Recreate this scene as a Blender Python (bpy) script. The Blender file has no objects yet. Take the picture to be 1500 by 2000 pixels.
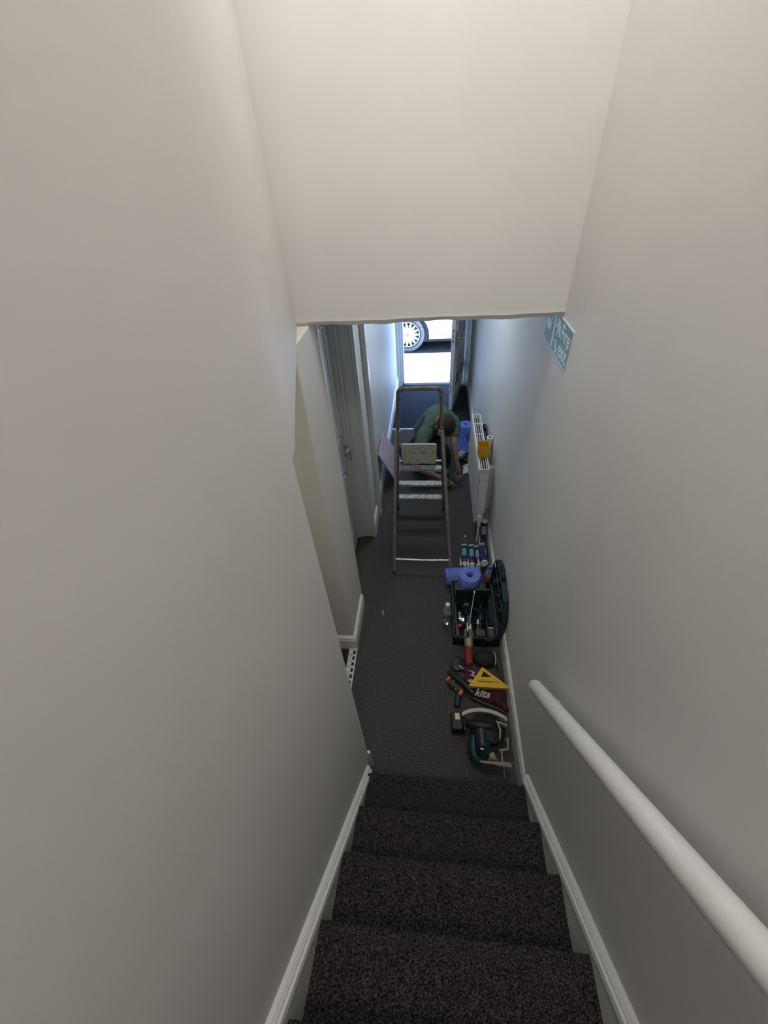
import bpy, bmesh, math, random
from mathutils import Vector, Matrix, Euler
random.seed(7)
PI = math.pi
S = bpy.context.scene
COL = S.collection

# ------------------------------------------------------------------ camera
cam_d = bpy.data.cameras.new('camera')
cam_d.sensor_width = 36.0
cam_d.lens = 794.0 * 36.0 / 2000.0
cam_d.clip_start = 0.02
cam = bpy.data.objects.new('camera', cam_d)
COL.objects.link(cam)
AX = Vector((0.99350374, 0.01357583, -0.11298682))
AF = Vector((0.0934728, -0.66365691, 0.74217406))
AV = Vector((0.06490886, 0.7479139, 0.66061459))
right = Vector((AX[0], AF[0], -AV[0])); down = Vector((AX[1], AF[1], -AV[1])); fwd = Vector((AX[2], AF[2], -AV[2]))
M = Matrix.Identity(4)
for i in range(3):
    M[i][0] = right[i]; M[i][1] = -down[i]; M[i][2] = -fwd[i]
M[2][3] = 2.6
cam.matrix_world = M
S.camera = cam

# ------------------------------------------------------------------ exposure, world, lights
S.view_settings.view_transform = 'Standard'
S.view_settings.look = 'None'
S.view_settings.gamma = 1.0
S.view_settings.exposure = 0.0
S.view_settings.use_curve_mapping = False
W = bpy.data.worlds.new('world'); S.world = W; W.use_nodes = True
bg = W.node_tree.nodes['Background']
bg.inputs['Color'].default_value = (0.36, 0.56, 1.0, 1)
bg.inputs['Strength'].default_value = 11.5

sun_d = bpy.data.lights.new('sun', 'SUN'); sun_d.energy = 9.0; sun_d.angle = 0.01; sun_d.color = (0.80, 0.90, 1.0)
sun = bpy.data.objects.new('sun', sun_d); COL.objects.link(sun)
sun.rotation_euler = Vector((0.75, -0.04, -1.0)).to_track_quat('-Z', 'Y').to_euler()

def area(name, loc, size, power, color, direction=(0, 0, -1), sy=None):
    d = bpy.data.lights.new(name, 'AREA'); d.shape = 'RECTANGLE'; d.size = size; d.size_y = sy or size
    d.energy = power; d.color = color
    o = bpy.data.objects.new(name, d); COL.objects.link(o); o.location = loc
    o.rotation_euler = Vector(direction).to_track_quat('-Z', 'Y').to_euler()
    return o
area('stairwell_ceiling_light', (0.06, 1.28, 4.0), 0.5, 15.5, (1.0, 0.965, 0.92))
area('landing_ceiling_light', (0.06, -0.75, 4.3), 0.4, 15.0, (1.0, 0.965, 0.92), (.05, .35, -1))

area('hallway_fill_light', (-.02, 3.3, 2.40), 0.4, 10.0, (0.80, 0.93, 1.0))  # unseen source, added to brighten the dim hallway
area('side_room_light', (-1.0, 0.55, 2.07), 0.3, 4.0, (1.0, 0.95, 0.84), (.3, .5, -1))

# ------------------------------------------------------------------ material helpers
MATS = {}
def mat(name, col, rough=0.6, metal=0.0, noise=0.0, nscale=20.0, bump=0.0, bscale=60.0, col2=None, trans=0.0,
        spec=0.5, detail=3.0, ior=1.45, ramp=None, stretch=None):
    if name in MATS: return MATS[name]
    m = bpy.data.materials.new(name); m.use_nodes = True
    nt = m.node_tree; b = nt.nodes['Principled BSDF']
    b.inputs['Base Color'].default_value = (*col, 1); b.inputs['Roughness'].default_value = rough
    b.inputs['Metallic'].default_value = metal; b.inputs['Specular IOR Level'].default_value = spec
    b.inputs['IOR'].default_value = ior
    if trans: b.inputs['Transmission Weight'].default_value = trans
    tc = nt.nodes.new('ShaderNodeTexCoord'); src = tc.outputs['Object']
    if stretch:
        mp = nt.nodes.new('ShaderNodeMapping'); mp.inputs['Scale'].default_value = stretch
        nt.links.new(src, mp.inputs['Vector']); src = mp.outputs['Vector']
    if noise or col2:
        n = nt.nodes.new('ShaderNodeTexNoise'); n.inputs['Scale'].default_value = nscale; n.inputs['Detail'].default_value = detail
        nt.links.new(src, n.inputs['Vector'])
        r = nt.nodes.new('ShaderNodeValToRGB')
        lo, hi = ramp or (0.35, 0.65)
        r.color_ramp.elements[0].position = lo; r.color_ramp.elements[1].position = hi
        c2 = col2 or tuple(max(0, c * (1 - noise)) for c in col)
        r.color_ramp.elements[0].color = (*c2, 1); r.color_ramp.elements[1].color = (*col, 1)
        nt.links.new(n.outputs['Fac'], r.inputs['Fac']); nt.links.new(r.outputs['Color'], b.inputs['Base Color'])
    if bump:
        n2 = nt.nodes.new('ShaderNodeTexNoise'); n2.inputs['Scale'].default_value = bscale; n2.inputs['Detail'].default_value = 4
        nt.links.new(src, n2.inputs['Vector'])
        bp = nt.nodes.new('ShaderNodeBump'); bp.inputs['Strength'].default_value = bump; bp.inputs['Distance'].default_value = 0.004
        nt.links.new(n2.outputs['Fac'], bp.inputs['Height']); nt.links.new(bp.outputs['Normal'], b.inputs['Normal'])
    MATS[name] = m
    return m

PAINT = mat('wall_paint', (0.705, 0.692, 0.668), 0.55, noise=0.04, nscale=3, bump=0.12, bscale=35, spec=0.3)
PAINT2 = mat('cream_paint', (0.75, 0.725, 0.655), 0.5, noise=0.03, nscale=3, bump=0.08, bscale=35, spec=0.3)
GLOSS = mat('gloss_white_paint', (0.79, 0.78, 0.75), 0.3, noise=0.03, nscale=9, bump=0.04, bscale=30)
SATIN = mat('door_paint', (0.66, 0.66, 0.66), 0.35, noise=0.02, nscale=3, bump=0.02, bscale=12)
RAIL = mat('handrail_paint', (0.80, 0.79, 0.76), 0.32, noise=0.05, nscale=12, bump=0.06, bscale=25)
def carpet_mat(name, dark, light, s=260):
    m = mat(name, light, 0.95, col2=dark, nscale=s, detail=6, bump=1.0, bscale=s * 0.8, spec=0.1, ramp=(0.42, 0.72))
    return m
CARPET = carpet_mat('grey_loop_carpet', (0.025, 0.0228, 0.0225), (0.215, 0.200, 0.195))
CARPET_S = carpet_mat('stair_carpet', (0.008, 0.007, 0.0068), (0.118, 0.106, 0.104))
MATC = carpet_mat('entrance_mat', (0.014, 0.016, 0.022), (0.055, 0.06, 0.075), 200)
CARPET_B = carpet_mat('brown_carpet', (0.016, 0.013, 0.011), (0.095, 0.08, 0.066))
ALU = mat('aluminium', (0.66, 0.65, 0.62), 0.38, 0.85, noise=0.35, nscale=40, bump=0.1, bscale=120)
ALU_D = mat('grimy_aluminium', (0.34, 0.30, 0.25), 0.55, 0.45, col2=(0.17, 0.15, 0.12), nscale=35, bump=0.15)
CHROME = mat('chrome', (0.8, 0.8, 0.8), 0.15, 1.0)
STEEL = mat('brushed_steel', (0.55, 0.53, 0.48), 0.35, 0.9, noise=0.3, nscale=50)
BLACK = mat('black_plastic', (0.012, 0.012, 0.013), 0.45, noise=0.3, nscale=40)
BLACK2 = mat('black_rubber', (0.008, 0.008, 0.008), 0.7, bump=0.1)
TEAL = mat('teal_plastic', (0.008, 0.030, 0.045), 0.35, noise=0.2, nscale=30)
DTEAL = mat('dark_green_plastic', (0.010, 0.026, 0.028), 0.45, noise=0.2, nscale=30, bump=0.1)
WHITE = mat('white_plastic', (0.78, 0.77, 0.74), 0.4)
RED = mat('red_paint', (0.30, 0.032, 0.025), 0.45, noise=0.3, nscale=30)
ORANGE = mat('orange_plastic', (0.62, 0.17, 0.02), 0.45)
YELLOW = mat('yellow_plastic', (0.72, 0.42, 0.02), 0.4, noise=0.1, nscale=30)
BLUEP = mat('blue_paper', (0.16, 0.22, 0.66), 0.9, noise=0.12, nscale=60, bump=0.4, bscale=150)
WPAPER = mat('white_paper', (0.75, 0.75, 0.76), 0.9, noise=0.08, nscale=30, bump=0.3, bscale=90)

# ------------------------------------------------------------------ mesh helpers
def new_obj(name, bm, m, parent=None, smooth=False, bevel=0.0, seg=2, auto=None):
    me = bpy.data.meshes.new(name)
    bmesh.ops.recalc_face_normals(bm, faces=bm.faces[:])
    bm.to_mesh(me); bm.free()
    ms = m if isinstance(m, (list, tuple)) else [m]
    for x in ms: me.materials.append(x)
    o = bpy.data.objects.new(name, me); COL.objects.link(o)
    if smooth:
        for p in me.polygons: p.use_smooth = True
        if auto is None: auto = 40
        me.set_sharp_from_angle(angle=math.radians(auto))
    if bevel:
        b = o.modifiers.new('bevel', 'BEVEL'); b.width = bevel; b.segments = seg; b.limit_method = 'ANGLE'; b.angle_limit = math.radians(35)
    if parent: o.parent = parent
    return o
def BM(): return bmesh.new()
def setmi(bm, start, mi):
    bm.faces.ensure_lookup_table()
    for f in bm.faces[start:]: f.material_index = mi
def box(bm, x0, x1, y0, y1, z0, z1, mi=0, mtx=None):
    n = len(bm.faces)
    vs = [bm.verts.new(((x0, x1)[i & 1], (y0, y1)[(i >> 1) & 1], (z0, z1)[(i >> 2) & 1])) for i in range(8)]
    if mtx is not None:
        for v in vs: v.co = mtx @ v.co
    for q in ((0, 1, 3, 2), (4, 6, 7, 5), (0, 4, 5, 1), (2, 3, 7, 6), (0, 2, 6, 4), (1, 5, 7, 3)):
        bm.faces.new([vs[i] for i in q])
    setmi(bm, n, mi); return vs
def frame_from(d):
    d = Vector(d).normalized()
    a = Vector((0, 0, 1)) if abs(d.z) < 0.9 else Vector((1, 0, 0))
    u = d.cross(a).normalized(); v = d.cross(u).normalized()
    return u, v
def tube(bm, pts, r, seg=14, mi=0, cap=True, sx=1.0, sy=1.0, closed=False):
    n = len(bm.faces)
    pts = [Vector(p) for p in pts]; N = len(pts)
    rs = r if isinstance(r, (list, tuple)) else [r] * N
    rings = []
    pu = None
    for i, p in enumerate(pts):
        if i == 0: d = pts[1] - pts[0]
        elif i == N - 1: d = pts[-1] - pts[-2]
        else: d = (pts[i + 1] - pts[i]).normalized() + (pts[i] - pts[i - 1]).normalized()
        if d.length < 1e-9: d = pts[i] - pts[i - 1]
        d.normalize()
        if pu is None: u, v = frame_from(d)
        else:
            u = (pu - d * pu.dot(d)).normalized(); v = d.cross(u).normalized()
        pu = u
        rings.append([bm.verts.new(p + (u * math.cos(2 * PI * k / seg) * sx + v * math.sin(2 * PI * k / seg) * sy) * rs[i]) for k in range(seg)])
    for a, b in zip(rings, rings[1:]):
        for k in range(seg):
            bm.faces.new((a[k], a[(k + 1) % seg], b[(k + 1) % seg], b[k]))
    if cap:
        bm.faces.new(rings[0][::-1]); bm.faces.new(rings[-1])
    setmi(bm, n, mi)
def lathe(bm, prof, seg=28, mi=0, mtx=None):
    n = len(bm.faces); mtx = mtx or Matrix.Identity(4)
    rings = []
    for (r, z) in prof:
        if r < 1e-6: rings.append([bm.verts.new(mtx @ Vector((0, 0, z)))])
        else: rings.append([bm.verts.new(mtx @ Vector((r * math.cos(2 * PI * k / seg), r * math.sin(2 * PI * k / seg), z))) for k in range(seg)])
    for a, b in zip(rings, rings[1:]):
        for k in range(seg):
            k2 = (k + 1) % seg
            if len(a) == 1 and len(b) == 1: continue
            if len(a) == 1: bm.faces.new((a[0], b[k2], b[k]))
            elif len(b) == 1: bm.faces.new((a[k], a[k2], b[0]))
            else: bm.faces.new((a[k], a[k2], b[k2], b[k]))
    setmi(bm, n, mi)
def prism(bm, poly, z0, z1, mi=0, mtx=None):
    """poly: 2D points, extruded along z (then mtx)"""
    n = len(bm.faces); mtx = mtx or Matrix.Identity(4)
    a = [bm.verts.new(mtx @ Vector((p[0], p[1], z0))) for p in poly]
    b = [bm.verts.new(mtx @ Vector((p[0], p[1], z1))) for p in poly]
    bm.faces.new(a[::-1]); bm.faces.new(b)
    for i in range(len(poly)):
        j = (i + 1) % len(poly); bm.faces.new((a[i], a[j], b[j], b[i]))
    setmi(bm, n, mi)
def align(p, zdir, xdir=None, s=1.0):
    z = Vector(zdir).normalized()
    if xdir is None: x, y = frame_from(z); y = z.cross(x)
    else:
        x = Vector(xdir); x = (x - z * x.dot(z)).normalized(); y = z.cross(x)
    m = Matrix.Identity(4)
    for i in range(3): m[i][0] = x[i] * s; m[i][1] = y[i] * s; m[i][2] = z[i] * s; m[i][3] = p[i]
    return m
def T(x, y, z): return Matrix.Translation((x, y, z))
def RZ(a): return Matrix.Rotation(a, 4, 'Z')
def ball(bm, c, r, mi=0, mtx=None, seg=16):
    n = len(bm.faces)
    rr = r if isinstance(r, (list, tuple)) else (r, r, r)
    m = (mtx or Matrix.Identity(4)) @ Matrix.Translation(c) @ Matrix.Diagonal((*rr, 1))
    bmesh.ops.create_uvsphere(bm, u_segments=seg, v_segments=seg * 2 // 3, radius=1, matrix=m)
    setmi(bm, n, mi)

def tag(o, label=None, cat=None, group=None, kind=None):
    if label: o['label'] = label
    if cat: o['category'] = cat
    if group: o['group'] = group
    if kind: o['kind'] = kind
    return o
def thing(name, label, cat, loc=(0, 0, 0), group=None, rot=(0, 0, 0)):
    o = bpy.data.objects.new(name, None); COL.objects.link(o); o.empty_display_size = 0.05
    o.location = loc; o.rotation_euler = rot
    return tag(o, label, cat, group)
def struct(name, bm, m, label, cat, **k):
    o = new_obj(name, bm, m, **k); return tag(o, label, cat, kind='structure')
def dup(root, loc=None, rot=None, label=None):
    r = root.copy(); COL.objects.link(r)
    if loc is not None: r.location = loc
    if rot is not None: r.rotation_euler = rot
    if label: r['label'] = label
    for ch in list(root.children):
        c = ch.copy(); COL.objects.link(c); c.parent = r
        for g in list(ch.children):
            d = g.copy(); COL.objects.link(d); d.parent = c
    return r
def text_bm(bm, s, size, mtx, extrude=0.0005, mi=0, align_x='LEFT', sx=1.0, shear=0.0, offset=0.0):
    cu = bpy.data.curves.new('lettering', 'FONT'); cu.body = s; cu.size = size; cu.extrude = extrude
    cu.align_x = align_x; cu.shear = shear; cu.offset = offset; cu.resolution_u = 4
    o = bpy.data.objects.new('lettering', cu); COL.objects.link(o)
    dg = bpy.context.evaluated_depsgraph_get(); dg.update()
    me = bpy.data.meshes.new_from_object(o.evaluated_get(dg))
    me.transform(Matrix.Diagonal((sx, 1, 1, 1))); me.transform(mtx)
    n = len(bm.faces); bm.from_mesh(me); setmi(bm, n, mi)
    bpy.data.objects.remove(o); bpy.data.curves.remove(cu); bpy.data.meshes.remove(me)

# ================================================================== STRUCTURE
XW = 0.502           # right wall
# floor
bm = BM(); box(bm, -0.95, XW + .1, -3.1, 4.47, -0.12, 0.0)
struct('floor', bm, CARPET, 'dark grey speckled carpet along the hallway floor', 'floor')
bm = BM(); box(bm, -0.95, XW + .1, 4.47, 5.84, -0.12, -0.002)
struct('floor', bm, MATC, 'navy entrance matting inside the front door', 'floor')
bm = BM(); box(bm, -1.7, -0.95, -0.6, 1.6, -0.12, 0.0); box(bm, -0.95, -0.55, -0.6, 1.48, 0.0, 0.004)
struct('floor', bm, CARPET_B, 'brown carpet through the opening left of the stairs', 'floor')
# walls
bm = BM(); box(bm, XW, XW + .12, -3.1, 5.9, -0.12, 5.0)
struct('wall_right', bm, PAINT, 'long off-white wall on the right of stairs and hallway', 'wall')
bm = BM()
prism(bm, [(-.3135, .745), (-.3125, .69), (-.35, 0), (-.50, -3), (-.66, -3), (-.48, 0), (-.41, .75), (-.315, .75)], 0, 2.09)
prism(bm, [(-.3125, .69), (-.35, 0), (-.50, -3), (-.66, -3), (-.48, 0), (-.41, .75), (-.68, 1.73), (-.56, 1.73), (-.345, .887), (-.331, .835), (-.320, .79), (-.3135, .745)], 2.09, 5.0)
struct('wall_left', bm, PAINT, 'off-white wall on the left of the stairs', 'wall', smooth=True, auto=25)
# header with slightly wavy plastered bottom edge
bm = BM()
N = 40
rows = []
for i in range(N + 1):
    x = -0.60 + (XW + .60) * i / N
    w = 0.0025 * math.sin(i * 0.35) + 0.0015 * math.sin(i * 1.1 + 1) + random.uniform(-.0012, .0012)
    rows.append([bm.verts.new((x, y, z)) for (y, z) in ((1.73, 5.0), (1.73, 2.115), (1.726, 2.10 + w * .5), (1.736, 2.083 + w), (1.86, 2.083 + w * .5), (1.86, 5.0))])
for a, b in zip(rows, rows[1:]):
    for k in range(6): bm.faces.new((a[k], a[(k + 1) % 6], b[(k + 1) % 6], b[k]))
bm.faces.new(rows[0]); bm.faces.new(rows[-1][::-1])
struct('wall_back', bm, PAINT, 'off-white bulkhead wall facing the stairs above the hallway', 'wall', smooth=True, auto=35)
# left pier between opening and first door
bm = BM(); box(bm, -1.7, -.51, 1.48, 1.84, 0, 2.085)
struct('wall_left', bm, PAINT2, 'cream wall return beside the opening at the stair foot', 'wall', bevel=0.006)
bm = BM(); box(bm, -.85, -.50, 2.60, 5.9, 0, 2.5)
struct('wall_left', bm, PAINT, 'left hallway wall between the panelled door and the front door', 'wall', bevel=0.004)
bm = BM(); box(bm, -.85, -.69, 1.84, 2.60, 0, 2.5); box(bm, -.70, -.51, 1.84, 2.60, 2.06, 2.5)
struct('wall_left', bm, PAINT, 'wall around the recessed panelled door', 'wall')
# cupboard / room behind opening
bm = BM(); box(bm, -1.72, -1.6, -.7, 1.6, 0, 2.4)
struct('wall_side', bm, PAINT2, 'wall of the room through the left opening', 'wall')
bm = BM(); box(bm, -1.7, -.40, -.75, -.62, 0, 2.4)
struct('wall_side', bm, PAINT2, 'end wall of the room through the left opening', 'wall')
bm = BM(); prism(bm, [(-1.72, -.75), (-.50, -.75), (-.45, .05), (-.40, .75), (-.66, 1.70), (-.66, 1.86), (-1.72, 1.86)], 2.088, 2.2)
struct('ceiling', bm, PAINT, 'ceiling of the room through the left opening', 'ceiling')
# ceilings
bm = BM(); box(bm, -.85, XW + .1, 1.84, 5.9, 2.42, 2.55)
struct('ceiling', bm, PAINT, 'hallway ceiling', 'ceiling')
bm = BM(); box(bm, -.8, XW + .1, -3.1, 1.9, 5.0, 5.1)
struct('ceiling', bm, PAINT, 'ceiling above the stairs', 'ceiling')
bm = BM(); box(bm, -.8, XW + .1, -3.1, -3.0, 0, 5.1)
struct('wall_rear', bm, PAINT, 'landing wall behind the top of the stairs', 'wall')
# front wall with doorway
bm = BM(); box(bm, -.85, -.47, 5.80, 5.92, -.3, 2.6); box(bm, .47, XW + .12, 5.80, 5.92, -.3, 2.6); box(bm, -.47, .47, 5.80, 5.92, 2.06, 2.6)
box(bm, -.47, .47, 5.80, 5.92, -.3, -.03)
struct('wall_front', bm, PAINT, 'wall around the open front doorway', 'wall')
# front door frame
bm = BM()
for (a, b, y0, y1) in ((-.50, -.462, 5.700, 5.80), (-.462, -.432, 5.735, 5.92), (-.432, -.405, 5.765, 5.90), (.435, .51, 5.735, 5.92)):
    box(bm, a, b, y0, y1, -.02, 2.06)
box(bm, -.50, .51, 5.735, 5.92, 2.0, 2.09)
struct('trim_1', bm, SATIN, 'white stepped frame around the open front doorway', 'door frame', bevel=0.003)
bm = BM(); box(bm, -.432, .435, 5.80, 5.95, -.06, 0.012); box(bm, -.432, .435, 5.765, 5.80, -.02, 0.03)
struct('trim_2', bm, SATIN, 'pale door sill at the front doorway', 'door sill', bevel=0.004)

# skirting boards: profile along a path (x offset, z)
def skirting(name, pts, h, t, label, m=None, idx=0):
    """pts: polyline on the wall line; profile grows to the left of travel direction"""
    prof = [(0, 0), (t, 0), (t, h * .72), (t * .72, h * .74), (t * .72, h * .78), (t * .95, h * .80), (t * .80, h * .90), (t * .35, h * .93), (t * .35, h * .96), (0, h)]
    bm = BM(); rings = []
    P = [Vector((p[0], p[1], p[2] if len(p) > 2 else 0)) for p in pts]
    for i, p in enumerate(P):
        if i == 0: nrm = (P[1] - P[0])
        elif i == len(P) - 1: nrm = P[-1] - P[-2]
        else: nrm = None
        if nrm is not None:
            d = Vector((nrm.x, nrm.y)).normalized(); off = Vector((-d.y, d.x)); k = 1
        else:
            d1 = Vector((P[i] - P[i - 1]).xy).normalized(); d2 = Vector((P[i + 1] - P[i]).xy).normalized()
            n1 = Vector((-d1.y, d1.x)); n2 = Vector((-d2.y, d2.x)); off = (n1 + n2).normalized(); k = 1 / max(.3, off.dot(n1))
        rings.append([bm.verts.new((p.x + off.x * a * k, p.y + off.y * a * k, p.z + z)) for a, z in prof])
    for a, b in zip(rings, rings[1:]):
        for k in range(len(prof)):
            k2 = (k + 1) % len(prof); bm.faces.new((a[k], a[k2], b[k2], b[k]))
    bm.faces.new(rings[0]); bm.faces.new(rings[-1])
    return struct(name, bm, m or GLOSS, label, 'skirting board')
skirting('baseboard_right', [(XW, .69), (XW, 5.735)], .185, .012, 'white moulded skirting along the right hallway wall')
skirting('baseboard_left', [(-.51, 1.84), (-.51, 1.48), (-1.59, 1.48)], .15, .018, 'white skirting wrapping the cream pier corner')
skirting('baseboard_left', [(-.50, 5.70), (-.50, 2.93)], .16, .016, 'white skirting on the left wall towards the front door')
skirting('baseboard_left', [(-.50, 2.85), (-.50, 2.61)], .16, .016, 'short white skirting beside the recessed door')
bm = BM(); box(bm, -.42, -.303, .7505, .765, 0, .20)
struct('baseboard_left', bm, GLOSS, 'short white skirting end on the left at the stair foot', 'skirting board', bevel=0.003)

# metal threshold strip in opening: base with slots
bm = BM(); n = 16
for i in range(n):
    y0 = .78 + (1.475 - .78) * i / n; y1 = y0 + (1.475 - .78) / n
    o = .0 if i % 2 else .0
    box(bm, -.551, -.545, y0, y1, 0, .008); box(bm, -.527, -.521, y0, y1, 0, .008); box(bm, -.503, -.495, y0, y1, 0, .009)
    box(bm, -.545, -.527, y0, y0 + .014, 0, .007); box(bm, -.521, -.503, y0 + .02, y0 + .034, 0, .007)
    box(bm, -.541, -.531, y0 + .014, y1, 0, .006)
th = new_obj('threshold_strip', bm, GLOSS); tag(th, 'white slotted metal threshold strip on the floor across the left opening', 'threshold strip')
bm = BM(); box(bm, -.545, -.503, .78, 1.475, 0, .003); new_obj('slot_backing', bm, BLACK, th)
bm = BM()
tube(bm, [(-.49, 4.48, 0.003), (XW - .02, 4.48, .003)], .012, 10, sy=.6)
t = new_obj('threshold_strip', bm, ALU, smooth=True); tag(t, 'shiny metal strip between grey carpet and navy entrance matting', 'threshold strip')

# ---------------------------------------------------------------- staircase
stairs = thing('staircase', 'straight flight of steps in dark speckled carpet', 'stairs', (0, .65, 0)); stairs['kind'] = 'structure'
nos = [(.648, .235), (.464, .432), (.274, .625), (.076, .822)]
while nos[-1][1] < 2.45: nos.append((nos[-1][0] - .19, nos[-1][1] + .198))
def wl(y): return -.31 + (y - .75) * .0533 if y > 0 else -.35 + y * .05
for i, (y, z) in enumerate(nos):
    yb = nos[i + 1][0] - .03 if i + 1 < len(nos) else -3.0
    zp = nos[i - 1][1] if i else 0.0
    bm = BM()
    # side profile in (y,z) with rounded nosing; runner slightly skewed like the laid carpet
    prof = [(y - .020, max(zp - .02, 0.0)), (y - .018, z - .050), (y - .004, z - .036), (y + .005, z - .022), (y + .004, z - .010), (y - .005, z - .002), (y - .018, z + .002), (y - .045, z), (yb, z), (yb, max(zp - .25, 0.0))]
    xl, xr = wl(y) + .012, .488
    rings = []
    NX = 26
    for k in range(NX + 1):
        x = xl + (xr - xl) * k / NX
        j = random.uniform(-.0012, .0012)
        rings.append([bm.verts.new((x, p[0] + j - .65, p[1] + j * .5)) for p in prof])
    for a, b in zip(rings, rings[1:]):
        for k in range(len(prof)):
            k2 = (k + 1) % len(prof); bm.faces.new((a[k], a[k2], b[k2], b[k]))
    bm.faces.new(rings[0]); bm.faces.new(rings[-1][::-1])
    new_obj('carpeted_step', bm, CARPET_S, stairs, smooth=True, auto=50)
# string boards (sloped skirtings) on both sides
def stringer(name, xf, side, a, b, label):
    """a,b=(y,z) of top edge low / high ends; xf(y) = wall plane; side -1 faces left, +1 faces right"""
    bm = BM(); dy, dz = b[0] - a[0], b[1] - a[1]; L = math.hypot(dy, dz); ny, nz = -dz / L, dy / L   # perpendicular
    if nz > 0: ny, nz = -ny, -nz
    prof = [(0, 0), (.35, .004), (.66, .013), (.30, .015), (.30, .018), (.9, .021), (1.0, .036), (.45, .040), (.45, .045), (.80, .049), (.80, .42), (0, .42)]
    rings = []
    for i in range(21):
        f = i / 20; y = a[0] + dy * f; z = a[1] + dz * f
        rings.append([bm.verts.new((xf(y + ny * d) + side * t * .030, y + ny * d, max(0.0, z + nz * d))) for t, d in prof])
    for p, q in zip(rings, rings[1:]):
        for k in range(len(prof)):
            k2 = (k + 1) % len(prof); bm.faces.new((p[k], p[k2], q[k2], q[k]))
    bm.faces.new(rings[0]); bm.faces.new(rings[-1][::-1])
    return struct(name, bm, GLOSS, label, 'stair string')
stringer('trim_3', lambda y: XW, -1, (.705, .24), (-1.6, 2.74), 'white moulded stair string on the right wall')
stringer('trim_4', lambda y: wl(min(y, .75)), 1, (.70, .19), (-1.5, 2.78), 'white moulded stair string on the left wall')

# ---------------------------------------------------------------- recessed door on the left
def panel_ring(bm, x, y0, y1, z0, z1, w, d):
    """raised moulding rectangle on plane x facing +x"""
    for (a, b, c, e) in ((y0, y1, z0, z0 + w), (y0, y1, z1 - w, z1), (y0, y0 + w, z0, z1), (y1 - w, y1, z0, z1)):
        vs = box(bm, x, x + d, a, b, c, e)
bm = BM(); box(bm, -.69, -.648, 1.86, 2.566, .006, 2.03)
door = struct('door_1', bm, SATIN, 'grey-white panelled door recessed in the left hallway wall', 'door', bevel=0.002)
for (z0, z1) in ((.20, .80), (.86, 1.12), (1.20, 1.88)):
    for (y0, y1) in ((1.94, 2.17), (2.25, 2.47)):
        bm = BM(); panel_ring(bm, -.648, y0, y1, z0, z1, .022, .009); box(bm, -.648, -.644, y0 + .05, y1 - .05, z0 + .05, z1 - .05)
        new_obj('door_panel', bm, SATIN, door, bevel=0.005)
bm = BM(); box(bm, -.648, -.640, 2.512, 2.552, .90, 1.07); tube(bm, [(-.642, 2.532, 1.01), (-.60, 2.532, 1.01)], .010)
tube(bm, [(-.60, 2.535, 1.01), (-.598, 2.50, 1.012), (-.602, 2.43, 1.006)], [.010, .009, .007])
tube(bm, [(-.642, 2.532, .935), (-.628, 2.532, .935)], .012)
h = new_obj('door_handle', bm, CHROME, door, smooth=True); tag(h, 'chrome lever handle on the recessed door')
bm = BM(); tube(bm, [(-.628, 2.532, .935), (-.598, 2.532, .935)], .004); tube(bm, [(-.602, 2.532, .925), (-.602, 2.532, .90), (-.600, 2.525, .875)], .008, sx=.3)
new_obj('key', bm, STEEL, door, smooth=True)
# jamb lining and architrave facing the stairs side
bm = BM()
box(bm, -.69, -.62, 2.570, 2.602, 0, 2.06); box(bm, -.62, -.59, 2.578, 2.602, 0, 2.06); box(bm, -.59, -.515, 2.585, 2.602, 0, 2.06); box(bm, -.515, -.488, 2.578, 2.612, 0, 2.06)
struct('trim_5', bm, SATIN, 'grey-white door lining beside the recessed door', 'door lining', bevel=0.004)
bm = BM(); box(bm, -.50, -.462, 2.86, 2.93, 0, 2.42); box(bm, -.50, -.472, 2.93, 2.99, 0, 2.42)
struct('trim_6', bm, SATIN, 'narrow full-height white boxing strip on the left wall', 'trim', bevel=0.004)
bm = BM(); box(bm, -.522, -.503, 1.825, 1.848, .0, 2.42)  # added white strip imitating the highlight along the pier's corner edge
struct('highlight_strip', bm, GLOSS, 'slim white strip imitating the highlight on the pier corner before the recessed door', 'trim', bevel=0.004)

# ---------------------------------------------------------------- front door leaf (open inwards)
hx, hy = .395, 5.735
fd = thing('door_2', 'white panelled front door standing open against the right', 'door', (hx, hy, .012)); fd['kind'] = 'structure'
ang = math.atan2(-.775, -.175)
fd.rotation_euler = (0, 0, ang)
# local: x along the leaf from hinge to free edge, y thickness. interior face is -y or +y
bm = BM(); box(bm, 0, .80, 0, .045, 0, 1.98)
new_obj('door_leaf', bm, GLOSS, fd, bevel=0.002)
for (z0, z1) in ((.14, .62), (.82, 1.85)):
    for (x0, x1) in ((.10, .37), (.43, .70)):
        bm = BM()
        w = .02
        for (a, b, c, e) in ((x0, x1, z0, z0 + w), (x0, x1, z1 - w, z1), (x0, x0 + w, z0, z1), (x1 - w, x1, z0, z1)):
            box(bm, a, b, .045, .055, c, e)
        new_obj('door_panel', bm, SATIN, fd, bevel=0.004)
bm = BM(); box(bm, .16, .64, .045, .052, .28, .305); box(bm, .16, .64, .045, .052, .36, .385)
o = new_obj('draught_strip', bm, BLACK, fd); o['label'] = 'dark slot strip low on the door face'
bm = BM()
for z in (.24, .30, .86, .92, .98, 1.2): box(bm, .799, .803, .014, .031, z, z + .035)
new_obj('lock_plate', bm, STEEL, fd)
bm = BM(); box(bm, .70, .76, .045, .056, .78, .96); tube(bm, [(.73, .05, .90), (.73, .095, .90)], .010); tube(bm, [(.73, .095, .90), (.63, .097, .90)], .009)
new_obj('door_handle', bm, STEEL, fd, smooth=True)
for z in (.25, 1.0, 1.7):
    bm = BM(); tube(bm, [(-.005, .03, z), (-.005, .03, z + .10)], .009)
    new_obj('hinge', bm, STEEL, fd, smooth=True)

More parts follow.
